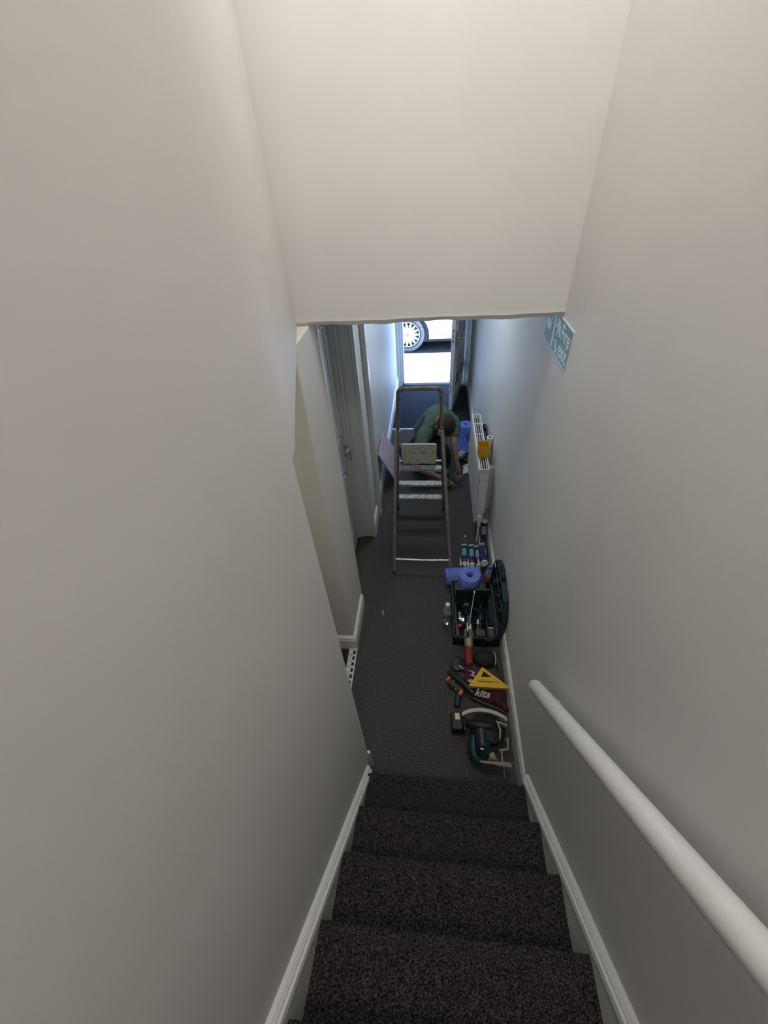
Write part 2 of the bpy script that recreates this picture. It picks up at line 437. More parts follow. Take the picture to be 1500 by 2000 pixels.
# ================================================================== OBJECTS
# ---------------------------------------------------------------- handrail
hr = thing('handrail', 'thick round white wooden handrail sloping along the right stair wall', 'handrail', (.43, .82, .93))
a = Vector((.435, .822, .925)); b = Vector((.435, -1.55, 3.60))
d = (b - a).normalized()
bm = BM(); pts = []; rs = []
for k in range(7):
    t = k / 6 * PI / 2; pts.append(a + d * (.018 * (1 - math.cos(t)))); rs.append(.0292 * max(.02, math.sin(t)) if k else .002)
for f in (.3, .6, 1.0): pts.append(a.lerp(b, f)); rs.append(.0292)
tube(bm, [p - hr.location for p in pts], rs, 32)
new_obj('rail', bm, RAIL, hr, smooth=True, auto=60)
for f in (.04, .45, .85):
    c = a.lerp(b, f) - hr.location
    bm = BM(); wx_ = XW - hr.location.x
    tube(bm, [c + Vector((0, 0, -.022)), c + Vector((.002, 0, -.05)), c + Vector((.03, 0, -.068)), Vector((wx_, c.y, c.z - .068))], [.007, .008, .008, .008], 12)
    tube(bm, [Vector((wx_ - .006, c.y, c.z - .068)), Vector((wx_ + .001, c.y, c.z - .068))], .022, 20)
    new_obj('bracket', bm, WHITE, hr, smooth=True)

# ---------------------------------------------------------------- fire exit sign
sg = thing('fire_exit_sign', 'green and white Fire exit sign on the right wall under the bulkhead edge', 'sign', (XW, 1.76, 1.93))
GREEN = mat('sign_green', (0.022, 0.155, 0.115), 0.35, noise=0.05, nscale=30)
SW = mat('sign_white', (0.74, 0.76, 0.74), 0.35)
def sgm(u, v, d): return Matrix(((0, 0, -1, -d), (-1, 0, 0, .205 - u), (0, 1, 0, v), (0, 0, 0, 1)))   # u from far end to near end, v up
bm = BM(); prism(bm, [(0, 0), (.41, 0), (.41, .15), (0, .15)], 0, .003, 0, sgm(0, 0, 0))
new_obj('sign_board', bm, SW, sg)
bm = BM(); prism(bm, [(.006, .006), (.404, .006), (.404, .144), (.006, .144)], 0, .0006, 0, sgm(0, 0, .003))
new_obj('green_field', bm, GREEN, sg)
bm = BM()
m0 = sgm(0, 0, .0036)
text_bm(bm, 'Fire', .082, sgm(.262, .080, .0036), mi=0, offset=.0005)
text_bm(bm, 'exit', .082, sgm(.262, .020, .0036), mi=0, offset=.0005)
new_obj('lettering', bm, SW, sg)
bm = BM()   # arrow pointing to the far end
prism(bm, [(.018, .075), (.055, .118), (.055, .092), (.105, .092), (.105, .058), (.055, .058), (.055, .032)], 0, .0006, 0, m0)
new_obj('arrow', bm, SW, sg)
bm = BM()   # running man through a doorway
prism(bm, [(.140, .012), (.140, .138), (.165, .138), (.165, .012)], 0, .0006, 0, m0)
prism(bm, [(.222, .138), (.205, .120), (.20, .095), (.215, .085), (.232, .098), (.245, .075), (.253, .082), (.238, .118)], 0, .0006, 0, m0)
prism(bm, [(.20, .095), (.188, .104), (.172, .092), (.167, .098), (.188, .118), (.207, .118)], 0, .0006, 0, m0)
prism(bm, [(.202, .090), (.218, .088), (.206, .062), (.222, .040), (.240, .018), (.228, .014), (.205, .036), (.190, .060)], 0, .0006, 0, m0)
prism(bm, [(.194, .072), (.188, .052), (.170, .050), (.170, .042), (.197, .044), (.203, .060)], 0, .0006, 0, m0)
prism(bm, [(.197 + .012 * math.cos(k * PI / 6), .128 + .012 * math.sin(k * PI / 6)) for k in range(12)], 0, .0006, 0, m0)
new_obj('running_figure', bm, SW, sg)

# ---------------------------------------------------------------- radiator
RX0, RX1, RY0, RY1, RZ0, RZ1 = .368, .448, 2.585, 3.46, .19, .745
rd = thing('radiator', 'white panel radiator with a slotted top grille on the right wall', 'radiator', ((RX0 + RX1) / 2, 3.02, .0))
RADM = mat('radiator_enamel', (0.74, 0.73, 0.70), 0.35, noise=0.03, nscale=8)
ox, oy = rd.location.x, rd.location.y
def rb(bm, x0, x1, y0, y1, z0, z1): box(bm, x0 - ox, x1 - ox, y0 - oy, y1 - oy, z0, z1)
bm = BM(); rb(bm, RX0, RX0 + .010, RY0, RY1, RZ0, RZ1 - .004)
for k in range(24):
    y = RY0 + .04 + k * (RY1 - RY0 - .08) / 23; rb(bm, RX0 - .003, RX0 + .002, y - .009, y + .009, RZ0 + .03, RZ1 - .04)
new_obj('front_panel', bm, RADM, rd, bevel=0.003)
bm = BM(); rb(bm, RX1 - .010, RX1, RY0 + .004, RY1 - .004, RZ0, RZ1 - .006)
new_obj('back_panel', bm, RADM, rd, bevel=0.003)
for (y0, y1) in ((RY0, RY0 + .004), (RY1 - .004, RY1)):
    bm = BM(); rb(bm, RX0 + .004, RX1 - .003, y0, y1, RZ0 + .015, RZ1)
    cxm = (RX0 + RX1) / 2 - ox
    new_obj('side_panel', bm, RADM, rd, bevel=0.0015)
bm = BM()
xi0, xi1 = RX0 + .002, RX1 - .001
rb(bm, xi0, xi0 + .011, RY0, RY1, RZ1 - .004, RZ1); rb(bm, xi1 - .010, xi1, RY0, RY1, RZ1 - .004, RZ1)
for k in range(1, 4):
    x = xi0 + .0035 + (xi1 - xi0 - .007) * k / 4; rb(bm, x - .0028, x + .0028, RY0, RY1, RZ1 - .003, RZ1)
nb = 5
for k in range(nb + 1):
    y = RY0 + (RY1 - RY0) * k / nb; w = .010 if k in (0, nb) else .005
    rb(bm, xi0, xi1, max(RY0, y - w), min(RY1, y + w), RZ1 - .0035, RZ1 - .0005)
new_obj('top_grille', bm, RADM, rd)
bm = BM()
for k in range(30):
    y = RY0 + .03 + k * (RY1 - RY0 - .06) / 29; rb(bm, RX0 + .012, RX1 - .012, y - .002, y + .002, RZ0 + .03, RZ1 - .03)
new_obj('convector_fins', bm, mat('dark_fins', (.09, .09, .09), .6), rd)
bm = BM()   # marks on side panel: ring and slots
cx = (RX0 + RX1) / 2 - ox
lathe(bm, [(.011, 0), (.013, 0), (.013, .001), (.011, .001), (.011, 0)], 20, 0, align((cx, RY0 - oy, RZ1 - .03), (0, -1, 0)))
new_obj('blanking_ring', bm, BLACK, rd)
for dx in (-.026, .026):
    for z in (.10, .44): bm = BM(); box(bm, cx + dx - .0018, cx + dx + .0018, RY0 - oy - .001, RY0 - oy, RZ1 - z - .03, RZ1 - z); new_obj('side_slot', bm, BLACK, rd)
# brackets, pipes and valve
for y in (2.72, 3.39):
    bm = BM(); rb(bm, RX1, XW - .001, y - .02, y + .02, .25, .68); new_obj('wall_bracket', bm, RADM, rd)
bm = BM(); yy = RY0 - .035 - oy
tube(bm, [(cx, yy + .045, .225), (cx, yy, .225)], .010); tube(bm, [(cx, yy, .235), (cx, yy, 0.0)], .0085)
new_obj('pipe', bm, WHITE, rd, smooth=True)
bm = BM(); tube(bm, [(cx, yy, .20), (cx, yy, .225), (cx, yy, .235), (cx, yy, .30)], [.016, .016, .020, .018], 20)
new_obj('valve', bm, WHITE, rd, smooth=True)
bm = BM(); yy = RY1 + .035 - oy
tube(bm, [(cx, yy - .045, .225), (cx, yy, .225)], .010); tube(bm, [(cx, yy, .235), (cx, yy, 0.0)], .0085); tube(bm, [(cx, yy, .205), (cx, yy, .26)], .014)
new_obj('pipe', bm, WHITE, rd, smooth=True)
# on / behind the radiator
bm = BM()
prof = [(.030, 0), (.031, .003)]
mm = T(.411, 2.79, RZ1)
w0, w1, hh, t = .040, .046, .10, .003
def ring_sq(w, d, z): return [Vector((-w, -d, z)), Vector((w, -d, z)), Vector((w, d, z)), Vector((-w, d, z))]
loops = [ring_sq(w0, w0, 0), ring_sq(w1, w1, hh), ring_sq(w1 - t, w1 - t, hh), ring_sq(w0 - t, w0 - t, .004)]
vl = [[bm.verts.new(mm @ v) for v in L] for L in loops]
for A, B in zip(vl, vl[1:]):
    for k in range(4): bm.faces.new((A[k], A[(k + 1) % 4], B[(k + 1) % 4], B[k]))
bm.faces.new(vl[0][::-1]); bm.faces.new(vl[-1])
tb = new_obj('plastic_tub', bm, YELLOW, bevel=0.003); tag(tb, 'square open yellow plastic tub standing on the radiator grille', 'tub')
wr = thing('paper_roll', 'white paper roll upright between the radiator and the wall', 'paper roll', (.4785, 2.88, .682))
bm = BM(); lathe(bm, [(.0125, .0), (.0255, .0), (.0262, .004), (.0262, .136), (.0255, .14), (.0125, .14), (.0125, .0)], 32)
new_obj('paper', bm, WPAPER, wr, smooth=True)
bm = BM(); lathe(bm, [(.0105, .001), (.0122, .001), (.0122, .139), (.0105, .139), (.0105, .001)], 24); new_obj('core', bm, mat('cardboard', (.12, .09, .06), .9), wr, smooth=True)
wr.location.z = .68; wr.location.y = 2.755 + .0; wr.location = (.4745, 2.93, .68)
bb = thing('dark_bracket', 'dark radiator bracket between the radiator and the wall, beyond the white roll', 'tool', (.477, 3.30, .68))  # taken for the radiator's bracket, shaped here as a handled blade
bm = BM(); box(bm, -.012, .012, -.045, .045, 0, .035); new_obj('handle', bm, BLACK, bb, bevel=.006)
bm = BM(); box(bm, -.001, .001, -.03, .03, -.10, .0); new_obj('blade', bm, STEEL, bb)

# ---------------------------------------------------------------- step ladder
ld = thing('step_ladder', 'worn aluminium step ladder with a hoop handle standing in the hallway', 'ladder', (-.06, 2.5, 0))
LX = -.02
def lp(x, y, z): return Vector((x - ld.location.x, y - ld.location.y, z))
def cx_at(y): return {0: 0}.get(0) - .0575 + (y - 2.17) * .045
# climbing frame: half width & y as functions of z
def cf(z): return (.436 - .114 * z) / 2, 2.985 - .43 * z
def cc(z): return -.094 + .012 * z
def rail_box(bm, p0, p1, w, d):
    p0, p1 = Vector(p0), Vector(p1); zz = (p1 - p0); L = zz.length
    m = align(p0, zz, (1, 0, 0)); box(bm, -w / 2, w / 2, -d / 2, d / 2, 0, L, 0, m)
for s in (-1, 1):
    bm = BM(); w0, y0 = cf(.0); w1, y1 = cf(1.2)
    rail_box(bm, lp(cc(0) + s * w0, y0, .01), lp(cc(1.2) + s * w1, y1, 1.2), .020, .045)
    o = new_obj('side_rail', bm, ALU_D, ld, bevel=.003)
    bm = BM(); rail_box(bm, lp(cc(0) + s * w0, y0 + .004, 0), lp(cc(0) + s * w0, y0 - .01, .035), .026, .052)
    new_obj('rubber_foot', bm, BLACK2, ld, bevel=.003)
# hoop
bm = BM(); pts = []
w1, y1 = cf(1.15); wt, yt = cf(1.525)
pts.append(lp(cc(1.1) - w1, y1, 1.15))
R = .035
for k in range(7):
    t = PI - k / 6 * PI / 2; u = -wt + R + R * math.cos(t); v = -R + R * math.sin(t)
    pts.append(lp(cc(1.525) + u, yt - .43 * v, 1.525 + v))
for k in range(7):
    t = PI / 2 - k / 6 * PI / 2; u = wt - R + R * math.cos(t); v = -R + R * math.sin(t)
    pts.append(lp(cc(1.525) + u, yt - .43 * v, 1.525 + v))
pts.append(lp(cc(1.1) + w1, y1, 1.15))
tube(bm, pts, .0125, 14)
o = new_obj('hoop_handle', bm, ALU_D, ld, smooth=True); o['label'] = 'grimy brown hoop handle'
# steps on the climbing frame
STEPM = mat('paint_splashed_aluminium', (.62, .61, .58), .5, .35, col2=(.30, .29, .28), nscale=45, detail=6, bump=.2, ramp=(.38, .58))
for z in (.235, .467, .70):
    w, y = cf(z)
    bm = BM(); c = lp(cc(z), y, z)
    box(bm, c.x - w + .008, c.x + w - .008, c.y - .030, c.y + .028, z - .006, z)
    box(bm, c.x - w + .008, c.x + w - .008, c.y - .033, c.y - .028, z - .022, z)
    box(bm, c.x - w + .008, c.x + w - .008, c.y + .023, c.y + .028, z - .022, z)
    for k in range(3): box(bm, c.x - w + .01, c.x + w - .01, c.y - .020 + k * .018, c.y - .017 + k * .018, z, z + .002)
    new_obj('step', bm, STEPM, ld, bevel=.001)
# raised platform board
PLAT = mat('speckled_platform', (.66, .62, .53), .75, .0, col2=(.20, .18, .15), nscale=70, detail=8, bump=.3, ramp=(.33, .47))
w, y = cf(.7)
bm = BM(); m = align(lp(cc(.7) - .008, y + .03, .715), (0, -.10, 1), (1, 0, 0)); prism(bm, [(-.128, 0), (.128, 0), (.134, .03), (.136, .185), (.128, .195), (-.132, .195), (-.138, .185), (-.138, .03)], -.008, .008, 0, m @ Matrix.Rotation(PI / 2, 4, 'X'))
o = new_obj('platform_board', bm, PLAT, ld, bevel=.004); o['label'] = 'paint-speckled platform board folded upright'
bm = BM(); tube(bm, [lp(cc(.7) - w, y + .035, .735), lp(cc(.7) + w, y + .035, .735)], .008); new_obj('pivot_bar', bm, ALU, ld, smooth=True)
# support frame
def sf(z): return (.452 - .122 * z) / 2 + .004, 2.17 + .24 * z
def sc(z): return -.057 - .023 * z
for s in (-1, 1):
    bm = BM(); w0, y0 = sf(0); w1, y1 = sf(1.17)
    rail_box(bm, lp(sc(0) + s * w0, y0, 0.012), lp(sc(1.17) + s * (w1), y1, 1.17), .021, .018)
    new_obj('support_leg', bm, mat('dull_aluminium', (.48, .47, .44), .45, .6, noise=.3, nscale=30), ld, bevel=.003)
    bm = BM(); rail_box(bm, lp(sc(0) + s * w0, y0, 0), lp(sc(0) + s * w0, y0 + .01, .035), .026, .024)
    new_obj('rubber_foot', bm, BLACK2, ld, bevel=.003)
    bm = BM(); tube(bm, [lp(sc(1.14) + s * (sf(1.14)[0] + .012), sf(1.14)[1] - .005, 1.14), lp(cc(1.14) + s * (cf(1.14)[0] - .015), cf(1.14)[1], 1.14)], .006); new_obj('pivot_bolt', bm, STEEL, ld, smooth=True)
bm = BM(); w0, y0 = sf(.13); tube(bm, [lp(sc(.13) - w0, y0, .13), lp(sc(.13), y0 - .002, .127), lp(sc(.13) + w0, y0, .133)], .010, 12)
new_obj('cross_bar', bm, ALU, ld, smooth=True)

# ---------------------------------------------------------------- pink board leaning left
bm = BM()
P = [Vector((-.478, 3.13, .52)), Vector((-.478, 3.58, .50)), Vector((-.335, 3.83, .006)), Vector((-.335, 3.36, .0))]
n_ = (P[1] - P[0]).cross(P[3] - P[0]).normalized() * .009
if n_.x > 0: n_ = -n_
va = [bm.verts.new(p) for p in P]; vb = [bm.verts.new(p + n_ * 1.0) for p in P]
bm.faces.new(va); bm.faces.new(vb[::-1])
for k in range(4): bm.faces.new((va[k], va[(k + 1) % 4], vb[(k + 1) % 4], vb[k]))
o = new_obj('plasterboard_offcut', bm, mat('pink_board', (.62, .44, .50), .8, noise=.06, nscale=10)); tag(o, 'flat pink board leaning against the left hallway wall', 'board')

# ---------------------------------------------------------------- paper rolls
def paper_roll(label, loc, r, h, ri=.024, rot=(0, 0, 0), m=BLUEP, group=None):
    t = thing('blue_paper_roll', label, 'paper roll', loc, 'blue paper rolls', rot)
    bm = BM(); prof = [(ri, 0), (r - .003, 0), (r, .004), (r, h - .004), (r - .003, h), (ri + .003, h), (ri, h - .004), (ri, 0)]
    lathe(bm, prof, 48); new_obj('paper', bm, m, t, smooth=True)
    bm = BM(); lathe(bm, [(ri - .003, .002), (ri - .0005, .002), (ri - .0005, h - .03), (ri - .003, h - .03), (ri - .003, .002)], 24); new_obj('core', bm, MATS['cardboard'], t, smooth=True)
    return t
paper_roll('blue centre-feed paper roll upright on the floor beyond the radiator', (.395, 4.24, 0), .080, .20)
paper_roll('blue paper roll upright at the far end of the open tool case', (.29, 1.93, .105), .076, .19)
pr = paper_roll('blue paper roll lying on its side behind the tool case', (.125, 2.085, .068), .067, .27, rot=(0, PI / 2, .12))

# crumpled paper helper
def crumple(name, label, cat, loc, size, m, seed, parent=None):
    rnd = random.Random(seed); bm = BM()
    n = 11; grid = []
    for i in range(n):
        row = []
        for j in range(n):
            u, v = i / (n - 1) - .5, j / (n - 1) - .5
            z = (1 - 2.2 * (u * u + v * v)) * size[2] * rnd.uniform(.25, 1.0)
            row.append(bm.verts.new(((u + rnd.uniform(-.05, .05)) * size[0], (v + rnd.uniform(-.05, .05)) * size[1], max(.002, z))))
        grid.append(row)
    for i in range(n - 1):
        for j in range(n - 1):
            bm.faces.new((grid[i][j], grid[i + 1][j], grid[i + 1][j + 1], grid[i][j + 1]))
    o = new_obj(name, bm, m, parent); o.location = loc
    s = o.modifiers.new('t', 'SOLIDIFY'); s.thickness = .0012
    tag(o, label, cat); return o
crumple('crumpled_paper', 'crumpled blue paper towel heaped in front of the far blue roll', 'paper', (.335, 4.045, 0), (.16, .22, .17), BLUEP, 3)
crumple('crumpled_paper', 'crumpled white paper beside the far blue roll against the radiator side', 'paper', (.455, 4.05, 0), (.075, .17, .15), WPAPER, 5)
crumple('crumpled_cloth', 'crumpled pale cloth on the floor under the radiator edge, nearest the kneeling person', 'cloth', (.40, 3.61, 0), (.11, .16, .09), WPAPER, 9)
crumple('crumpled_paper', 'small white paper scrap between blue towels and black drill', 'paper', (.35, 3.885, 0.0), (.13, .07, .08), WPAPER, 12)

# ---------------------------------------------------------------- generic cordless drill
def drill(label, loc, rot, body, s=1.0):
    t = thing('cordless_drill', label, 'drill', loc, None, rot)
    # lies on its side: barrel along x, grip along y, thickness z
    bm = BM(); tube(bm, [(-.07 * s, 0, .035), (-.06 * s, 0, .035), (.03 * s, 0, .035), (.05 * s, 0, .035)], [.020 * s, .032 * s, .032 * s, .026 * s], 20)
    new_obj('motor_body', bm, body, t, smooth=True)
    bm = BM(); tube(bm, [(.05 * s, 0, .035), (.06 * s, 0, .035), (.095 * s, 0, .035), (.10 * s, 0, .035)], [.022 * s, .024 * s, .020 * s, .012 * s], 18)
    new_obj('chuck', bm, BLACK, t, smooth=True)
    bm = BM(); tube(bm, [(-.03 * s, -.01, .035), (-.03 * s, -.06 * s, .033), (-.022 * s, -.12 * s, .031)], [.021 * s, .018 * s, .020 * s], 16, sx=1.1, sy=.85)
    new_obj('grip', bm, BLACK, t, smooth=True)
    bm = BM(); box(bm, -.06 * s, .04 * s, -.175 * s, -.12 * s, .004, .062); new_obj('battery', bm, BLACK, t, bevel=.006)
    return t
drill('black cordless drill lying on the floor by the radiator among white papers', (.355, 3.80, 0), (0, 0, 1.1), BLACK)

# ---------------------------------------------------------------- sealant cartridges
NAVY = mat('navy_label', (.018, .024, .13), .35, noise=.1, nscale=30)
CYAN = mat('turquoise_label', (.12, .45, .47), .4, col2=(.03, .12, .22), nscale=60, ramp=(.42, .52))
GREYL = mat('pale_grey_label', (.34, .42, .42), .4, col2=(.04, .06, .14), nscale=60, ramp=(.40, .50))
MAROON = mat('maroon_label', (.22, .03, .07), .4)
def cartridge(label, loc, rot, lab=CYAN, nozzle=True, open_end=False):
    """axis along +z from nozzle-end collar (z=0) to plunger end (z=.215)"""
    t = thing('sealant_cartridge', label, 'sealant tube', loc, 'sealant cartridges', rot)
    r = .0235
    bm = BM(); lathe(bm, [(0.0, .012), (r, .012), (r, .206), (0, .206)], 32)
    new_obj('tube', bm, NAVY, t, smooth=True)
    bm = BM(); lathe(bm, [(r + .0005, .085), (r + .0005, .165)], 32)
    bmesh.ops.delete(bm, geom=[f for f in bm.faces if f.calc_center_median().x > .018 or f.calc_center_median().y > .012], context='FACES')
    o = new_obj('front_label', bm, lab, t, smooth=True)
    bm = BM(); lathe(bm, [(r + .0004, .020), (r + .0004, .044)], 32); new_obj('band', bm, MAROON, t, smooth=True)
    bm = BM(); lathe(bm, [(.0, .206), (.021, .206), (.021, .202), (r + .001, .202), (r + .001, .215), (.0205, .215), (.0205, .207), (0, .207)], 32)
    new_obj('end_cap', bm, WHITE, t, smooth=True)
    bm = BM(); lathe(bm, [(r + .0006, .012), (r, .008), (.019, .002), (.010, .0), (.010, -.018), (0, -.018)], 28)
    new_obj('collar', bm, WHITE, t, smooth=True)
    if nozzle:
        bm = BM(); tube(bm, [(-.0335, -.004, -.015), (-.0335, -.004, .07)], [.0085, .0025], 14); new_obj('nozzle', bm, WHITE, t, smooth=True)
    return t
# lying, plunger end away (far), rotation: local z -> world +y => rotate -90 about x
LY = -PI / 2
cartridge('sealant tube lying on the carpet, furthest left in the row of tubes', (.288, 2.255, .0245), (LY, 0, -.03))
cartridge('sealant tube lying on the carpet, second in the row from the left', (.349, 2.25, .0245), (LY, 0, -.03))
cartridge('sealant tube lying on the carpet, third in the row and partly covered', (.402, 2.24, .0245), (LY, 0, -.02), GREYL, False)
cartridge('sealant tube lying against the skirting, fourth and last on the floor', (.458, 2.27, .0245), (LY, 0, .02), GREYL, False)
# on top: leaning, plunger end to camera
cartridge('dark sealant tube lying on top of the row', (.430, 2.225, .064), (LY, 0, .0), GREYL, True)
cartridge('sealant tube with open plunger end facing the stairs, on top of the row', (.418, 2.40, .105), (PI / 2 - .10, 0, .06), NAVY, False)
cartridge('sealant tube standing upright against the skirting behind the others', (.462, 2.535, .018), (-.18, -.02, 0), GREYL, True)

# ---------------------------------------------------------------- bottles
def bottle(name, label, loc, liquid, capm, labelm, h=.225, r=.033, liqtop=.07):
    t = thing(name, label, 'bottle', loc)
    PET = mat('clear_pet', (.86, .88, .90), .10, trans=.82, ior=1.3)
    prof = [(0, .004), (r * .55, .002), (r * .8, 0), (r, .012), (r, h * .30), (r * .93, h * .33), (r, h * .37), (r, h * .60), (r * .92, h * .68), (r * .55, h * .82), (.013, h * .88), (.013, h * .93)]
    bm = BM(); lathe(bm, prof, 32); o = new_obj('bottle_body', bm, PET, t, smooth=True)
    s = o.modifiers.new('t', 'SOLIDIFY'); s.thickness = .0012; s.offset = -1
    bm = BM(); lathe(bm, [(0, .007), (r * .75, .005), (r - .004, .014), (r - .004, liqtop), (0, liqtop)], 28); new_obj('liquid', bm, liquid, t, smooth=True)
    bm = BM(); lathe(bm, [(0.012, h * .91), (.0155, h * .91), (.0155, h * .99), (.013, h), (0, h)], 24); new_obj('cap', bm, capm, t, smooth=True)
    bm = BM(); lathe(bm, [(r + .0005, h * .39), (r + .0005, h * .58)], 32); new_obj('label_band', bm, labelm, t, smooth=True)
    return t
WATER = mat('water', (.95, .97, 1), .02, trans=1.0, ior=1.33)
PINK = mat('pink_squash', (.75, .10, .18), .1, trans=.6, ior=1.33)
bottle('water_bottle', 'small clear water bottle with white cap left of the tool case', (.130, 1.715, 0), WATER, WHITE, mat('faint_blue_label', (.12, .16, .30), .4))
bottle('squash_bottle', 'pink drink bottle with blue cap beside the tool case by the wall', (.452, 2.062, 0), PINK, mat('blue_cap', (.03, .13, .50), .4), mat('clear_pink', (.45, .12, .18), .2), h=.235, r=.034, liqtop=.12)

# ---------------------------------------------------------------- open tool case
tc = thing('tool_case', 'black and dark green plastic tool case lying open against the right wall', 'tool case', (.33, 1.78, 0))
cx0, cx1, cy0, cy1, ch = .170, .476, 1.535, 2.022, .105
def tb_(bm, x0, x1, y0, y1, z0, z1): box(bm, x0 - .33, x1 - .33, y0 - 1.78, y1 - 1.78, z0, z1)
bm = BM()
tb_(bm, cx0, cx1, cy0, cy1, 0, .008); tb_(bm, cx0, cx0 + .008, cy0, cy1, 0, ch); tb_(bm, cx1 - .008, cx1, cy0, cy1, 0, ch)
tb_(bm, cx0, cx1, cy0, cy0 + .008, 0, ch); tb_(bm, cx0, cx1, cy1 - .008, cy1, 0, ch)
for k in range(6):
    y = cy0 + .04 + k * .082; tb_(bm, cx0 - .005, cx0, y, y + .012, .01, ch - .015)
    x = cx0 + .02 + k * .045; tb_(bm, x, x + .008, cy0 - .005, cy0, .01, ch - .02)
tb_(bm, cx0 - .004, cx1 + .002, cy0 - .004, cy0 + .012, ch - .012, ch); tb_(bm, cx0 - .004, cx0 + .012, cy0, cy1, ch - .012, ch)
new_obj('tray', bm, BLACK, tc, bevel=.003)
bm = BM(); tb_(bm, cx0 + .02, cx1 - .05, 1.83, cy1 - .012, .008, .104); tb_(bm, cx0 + .02, cx1 - .05, 1.828, 1.845, .08, .245); tb_(bm, cx0 + .02, cx0 + .035, 1.845, 1.85, .08, .18)
new_obj('inner_compartment', bm, DTEAL, tc, bevel=.004)
bm = BM(); tb_(bm, cx0 + .30 * 0 + .015, cx0 + .03, 1.56, 1.83, .008, .09); tb_(bm, cx1 - .075, cx1 - .065, 1.56, 1.80, .008, .08); tb_(bm, cx0 + .02, cx1 - .02, 1.68, 1.69, .008, .05)
new_obj('divider', bm, DTEAL, tc, bevel=.003)
for x in (.235, .40):
    bm = BM(); tb_(bm, x - .028, x + .028, cy0 - .016, cy0 - .004, .05, ch + .004); tb_(bm, x - .018, x + .018, cy0 - .019, cy0 - .014, .065, .095)
    new_obj('latch', bm, BLACK2, tc, bevel=.003)
bm = BM(); pts = [(.27 - .33, cy0 - .006 - 1.78, .045), (.27 - .33, cy0 - .04 - 1.78, .045), (.365 - .33, cy0 - .04 - 1.78, .045), (.365 - .33, cy0 - .006 - 1.78, .045)]
tube(bm, pts, .008, 12); new_obj('carry_handle', bm, BLACK, tc, smooth=True)
# lid: tray standing on hinge edge, leaning on the wall
lm = T(cx1 - .33, 0, ch) @ Matrix.Rotation(math.radians(1.5), 4, 'Y')
LH = .345
def lb(bm, x0, x1, y0, y1, z0, z1): box(bm, x0, x1, y0 - 1.78, y1 - 1.78, z0, z1, 0, lm)
bm = BM()
poly = [(1.535, 0), (1.535, .24), (1.60, .33), (1.66, LH), (1.90, LH), (1.965, .31), (2.01, .22), (2.01, 0)]
mt = lm @ Matrix(((0, 0, 1, 0), (1, 0, 0, -1.78), (0, 1, 0, 0), (0, 0, 0, 1)))
prism(bm, poly, .006, .014, 0, mt)
for a_, b_ in zip(poly, poly[1:] + poly[:1]):
    p0 = mt @ Vector((a_[0], a_[1], 0)); p1 = mt @ Vector((b_[0], b_[1], 0)); dd = p1 - p0
    m_ = align(p0, dd, (1, 0, 0)); box(bm, -.022, .014, -.004, .004, 0, dd.length, 0, m_)
new_obj('lid', bm, DTEAL, tc, bevel=.002)
bm = BM()
for k in range(4):
    y = 1.60 + k * .105; lb(bm, -.010, .008, y, y + .014, .03, .30)
lb(bm, -.012, .006, 1.57, 2.0, .08, .095); lb(bm, -.012, .006, 1.57, 2.0, .20, .212)
for k in range(3): lb(bm, -.018, .006, 1.625 + k * .12, 1.66 + k * .12, .12, .18)
new_obj('lid_ribs', bm, DTEAL, tc, bevel=.003)
bm = BM(); lb(bm, -.016, .010, 1.75, 1.87, LH, LH + .035); new_obj('lid_latch', bm, BLACK2, tc, bevel=.006)
bm = BM(); lb(bm, -.020, -.014, 1.955, 2.005, .245, .258); o = new_obj('sticker', bm, WHITE, tc); o['label'] = 'small white sticker'

# tools lying in the case
g = thing('angle_grinder', 'teal power tool with a silver guard lying inside the tool case', 'grinder', (.28, 1.70, .012))
bm = BM(); tube(bm, [(.00, .11, .05), (.00, .09, .05), (.005, -.02, .05), (.01, -.05, .045), (.012, -.11, .045)], [.018, .031, .031, .024, .022], 20); new_obj('motor_body', bm, TEAL, g, smooth=True)
bm = BM(); ball(bm, (0, .0, 0), (.03, .03, .03), mtx=T(-.005, .12, .05)); new_obj('gear_head', bm, STEEL, g, smooth=True)
bm = BM(); lathe(bm, [(.0, 0), (.052, 0), (.056, .004), (.056, .018), (.052, .018), (.052, .005), (0, .005)], 32, 0, T(-.055, .005, .055) @ Matrix.Rotation(PI / 2 - .35, 4, 'Y'))
o = new_obj('guard', bm, CHROME, g, smooth=True); o['label'] = 'silver round guard'
bm = BM(); tube(bm, [(-.01, .02, .078), (-.012, .10, .085)], .012); tube(bm, [(.03, .10, .055), (.075, .085, .06)], .012); new_obj('side_handle', bm, BLACK, g, smooth=True)
bm = BM(); box(bm, -.012, .036, -.165, -.11, .012, .075); new_obj('battery', bm, BLACK, g, bevel=.006)
g2 = thing('impact_driver', 'dark teal driver lying at the right inside the tool case', 'drill', (.375, 1.745, .012))
bm = BM(); tube(bm, [(.0, .06, .055), (.0, .04, .055), (-.01, -.06, .055)], [.018, .027, .029], 18); new_obj('motor_body', bm, TEAL, g2, smooth=True)
bm = BM(); tube(bm, [(-.008, -.04, .05), (-.02, -.13, .03)], [.020, .020], 16); new_obj('grip', bm, BLACK, g2, smooth=True)
bm = BM(); tube(bm, [(0, .06, .055), (0, .085, .055)], [.015, .009], 14); new_obj('chuck', bm, STEEL, g2, smooth=True)
bm = BM(); box(bm, -.05, .015, -.168, -.115, 0.0, .055); new_obj('battery', bm, mat('brown_grey_plastic', (.07, .055, .05), .6), g2, bevel=.006)
o = thing('red_clamp', 'small red plastic clamp in the near left corner of the tool case', 'clamp', (.202, 1.60, .02))
bm = BM(); box(bm, -.006, .006, -.05, .045, 0, .07); new_obj('bar', bm, RED, o, bevel=.003)
bm = BM(); box(bm, -.004, .028, .025, .047, .045, .075); new_obj('jaw', bm, RED, o, bevel=.003)
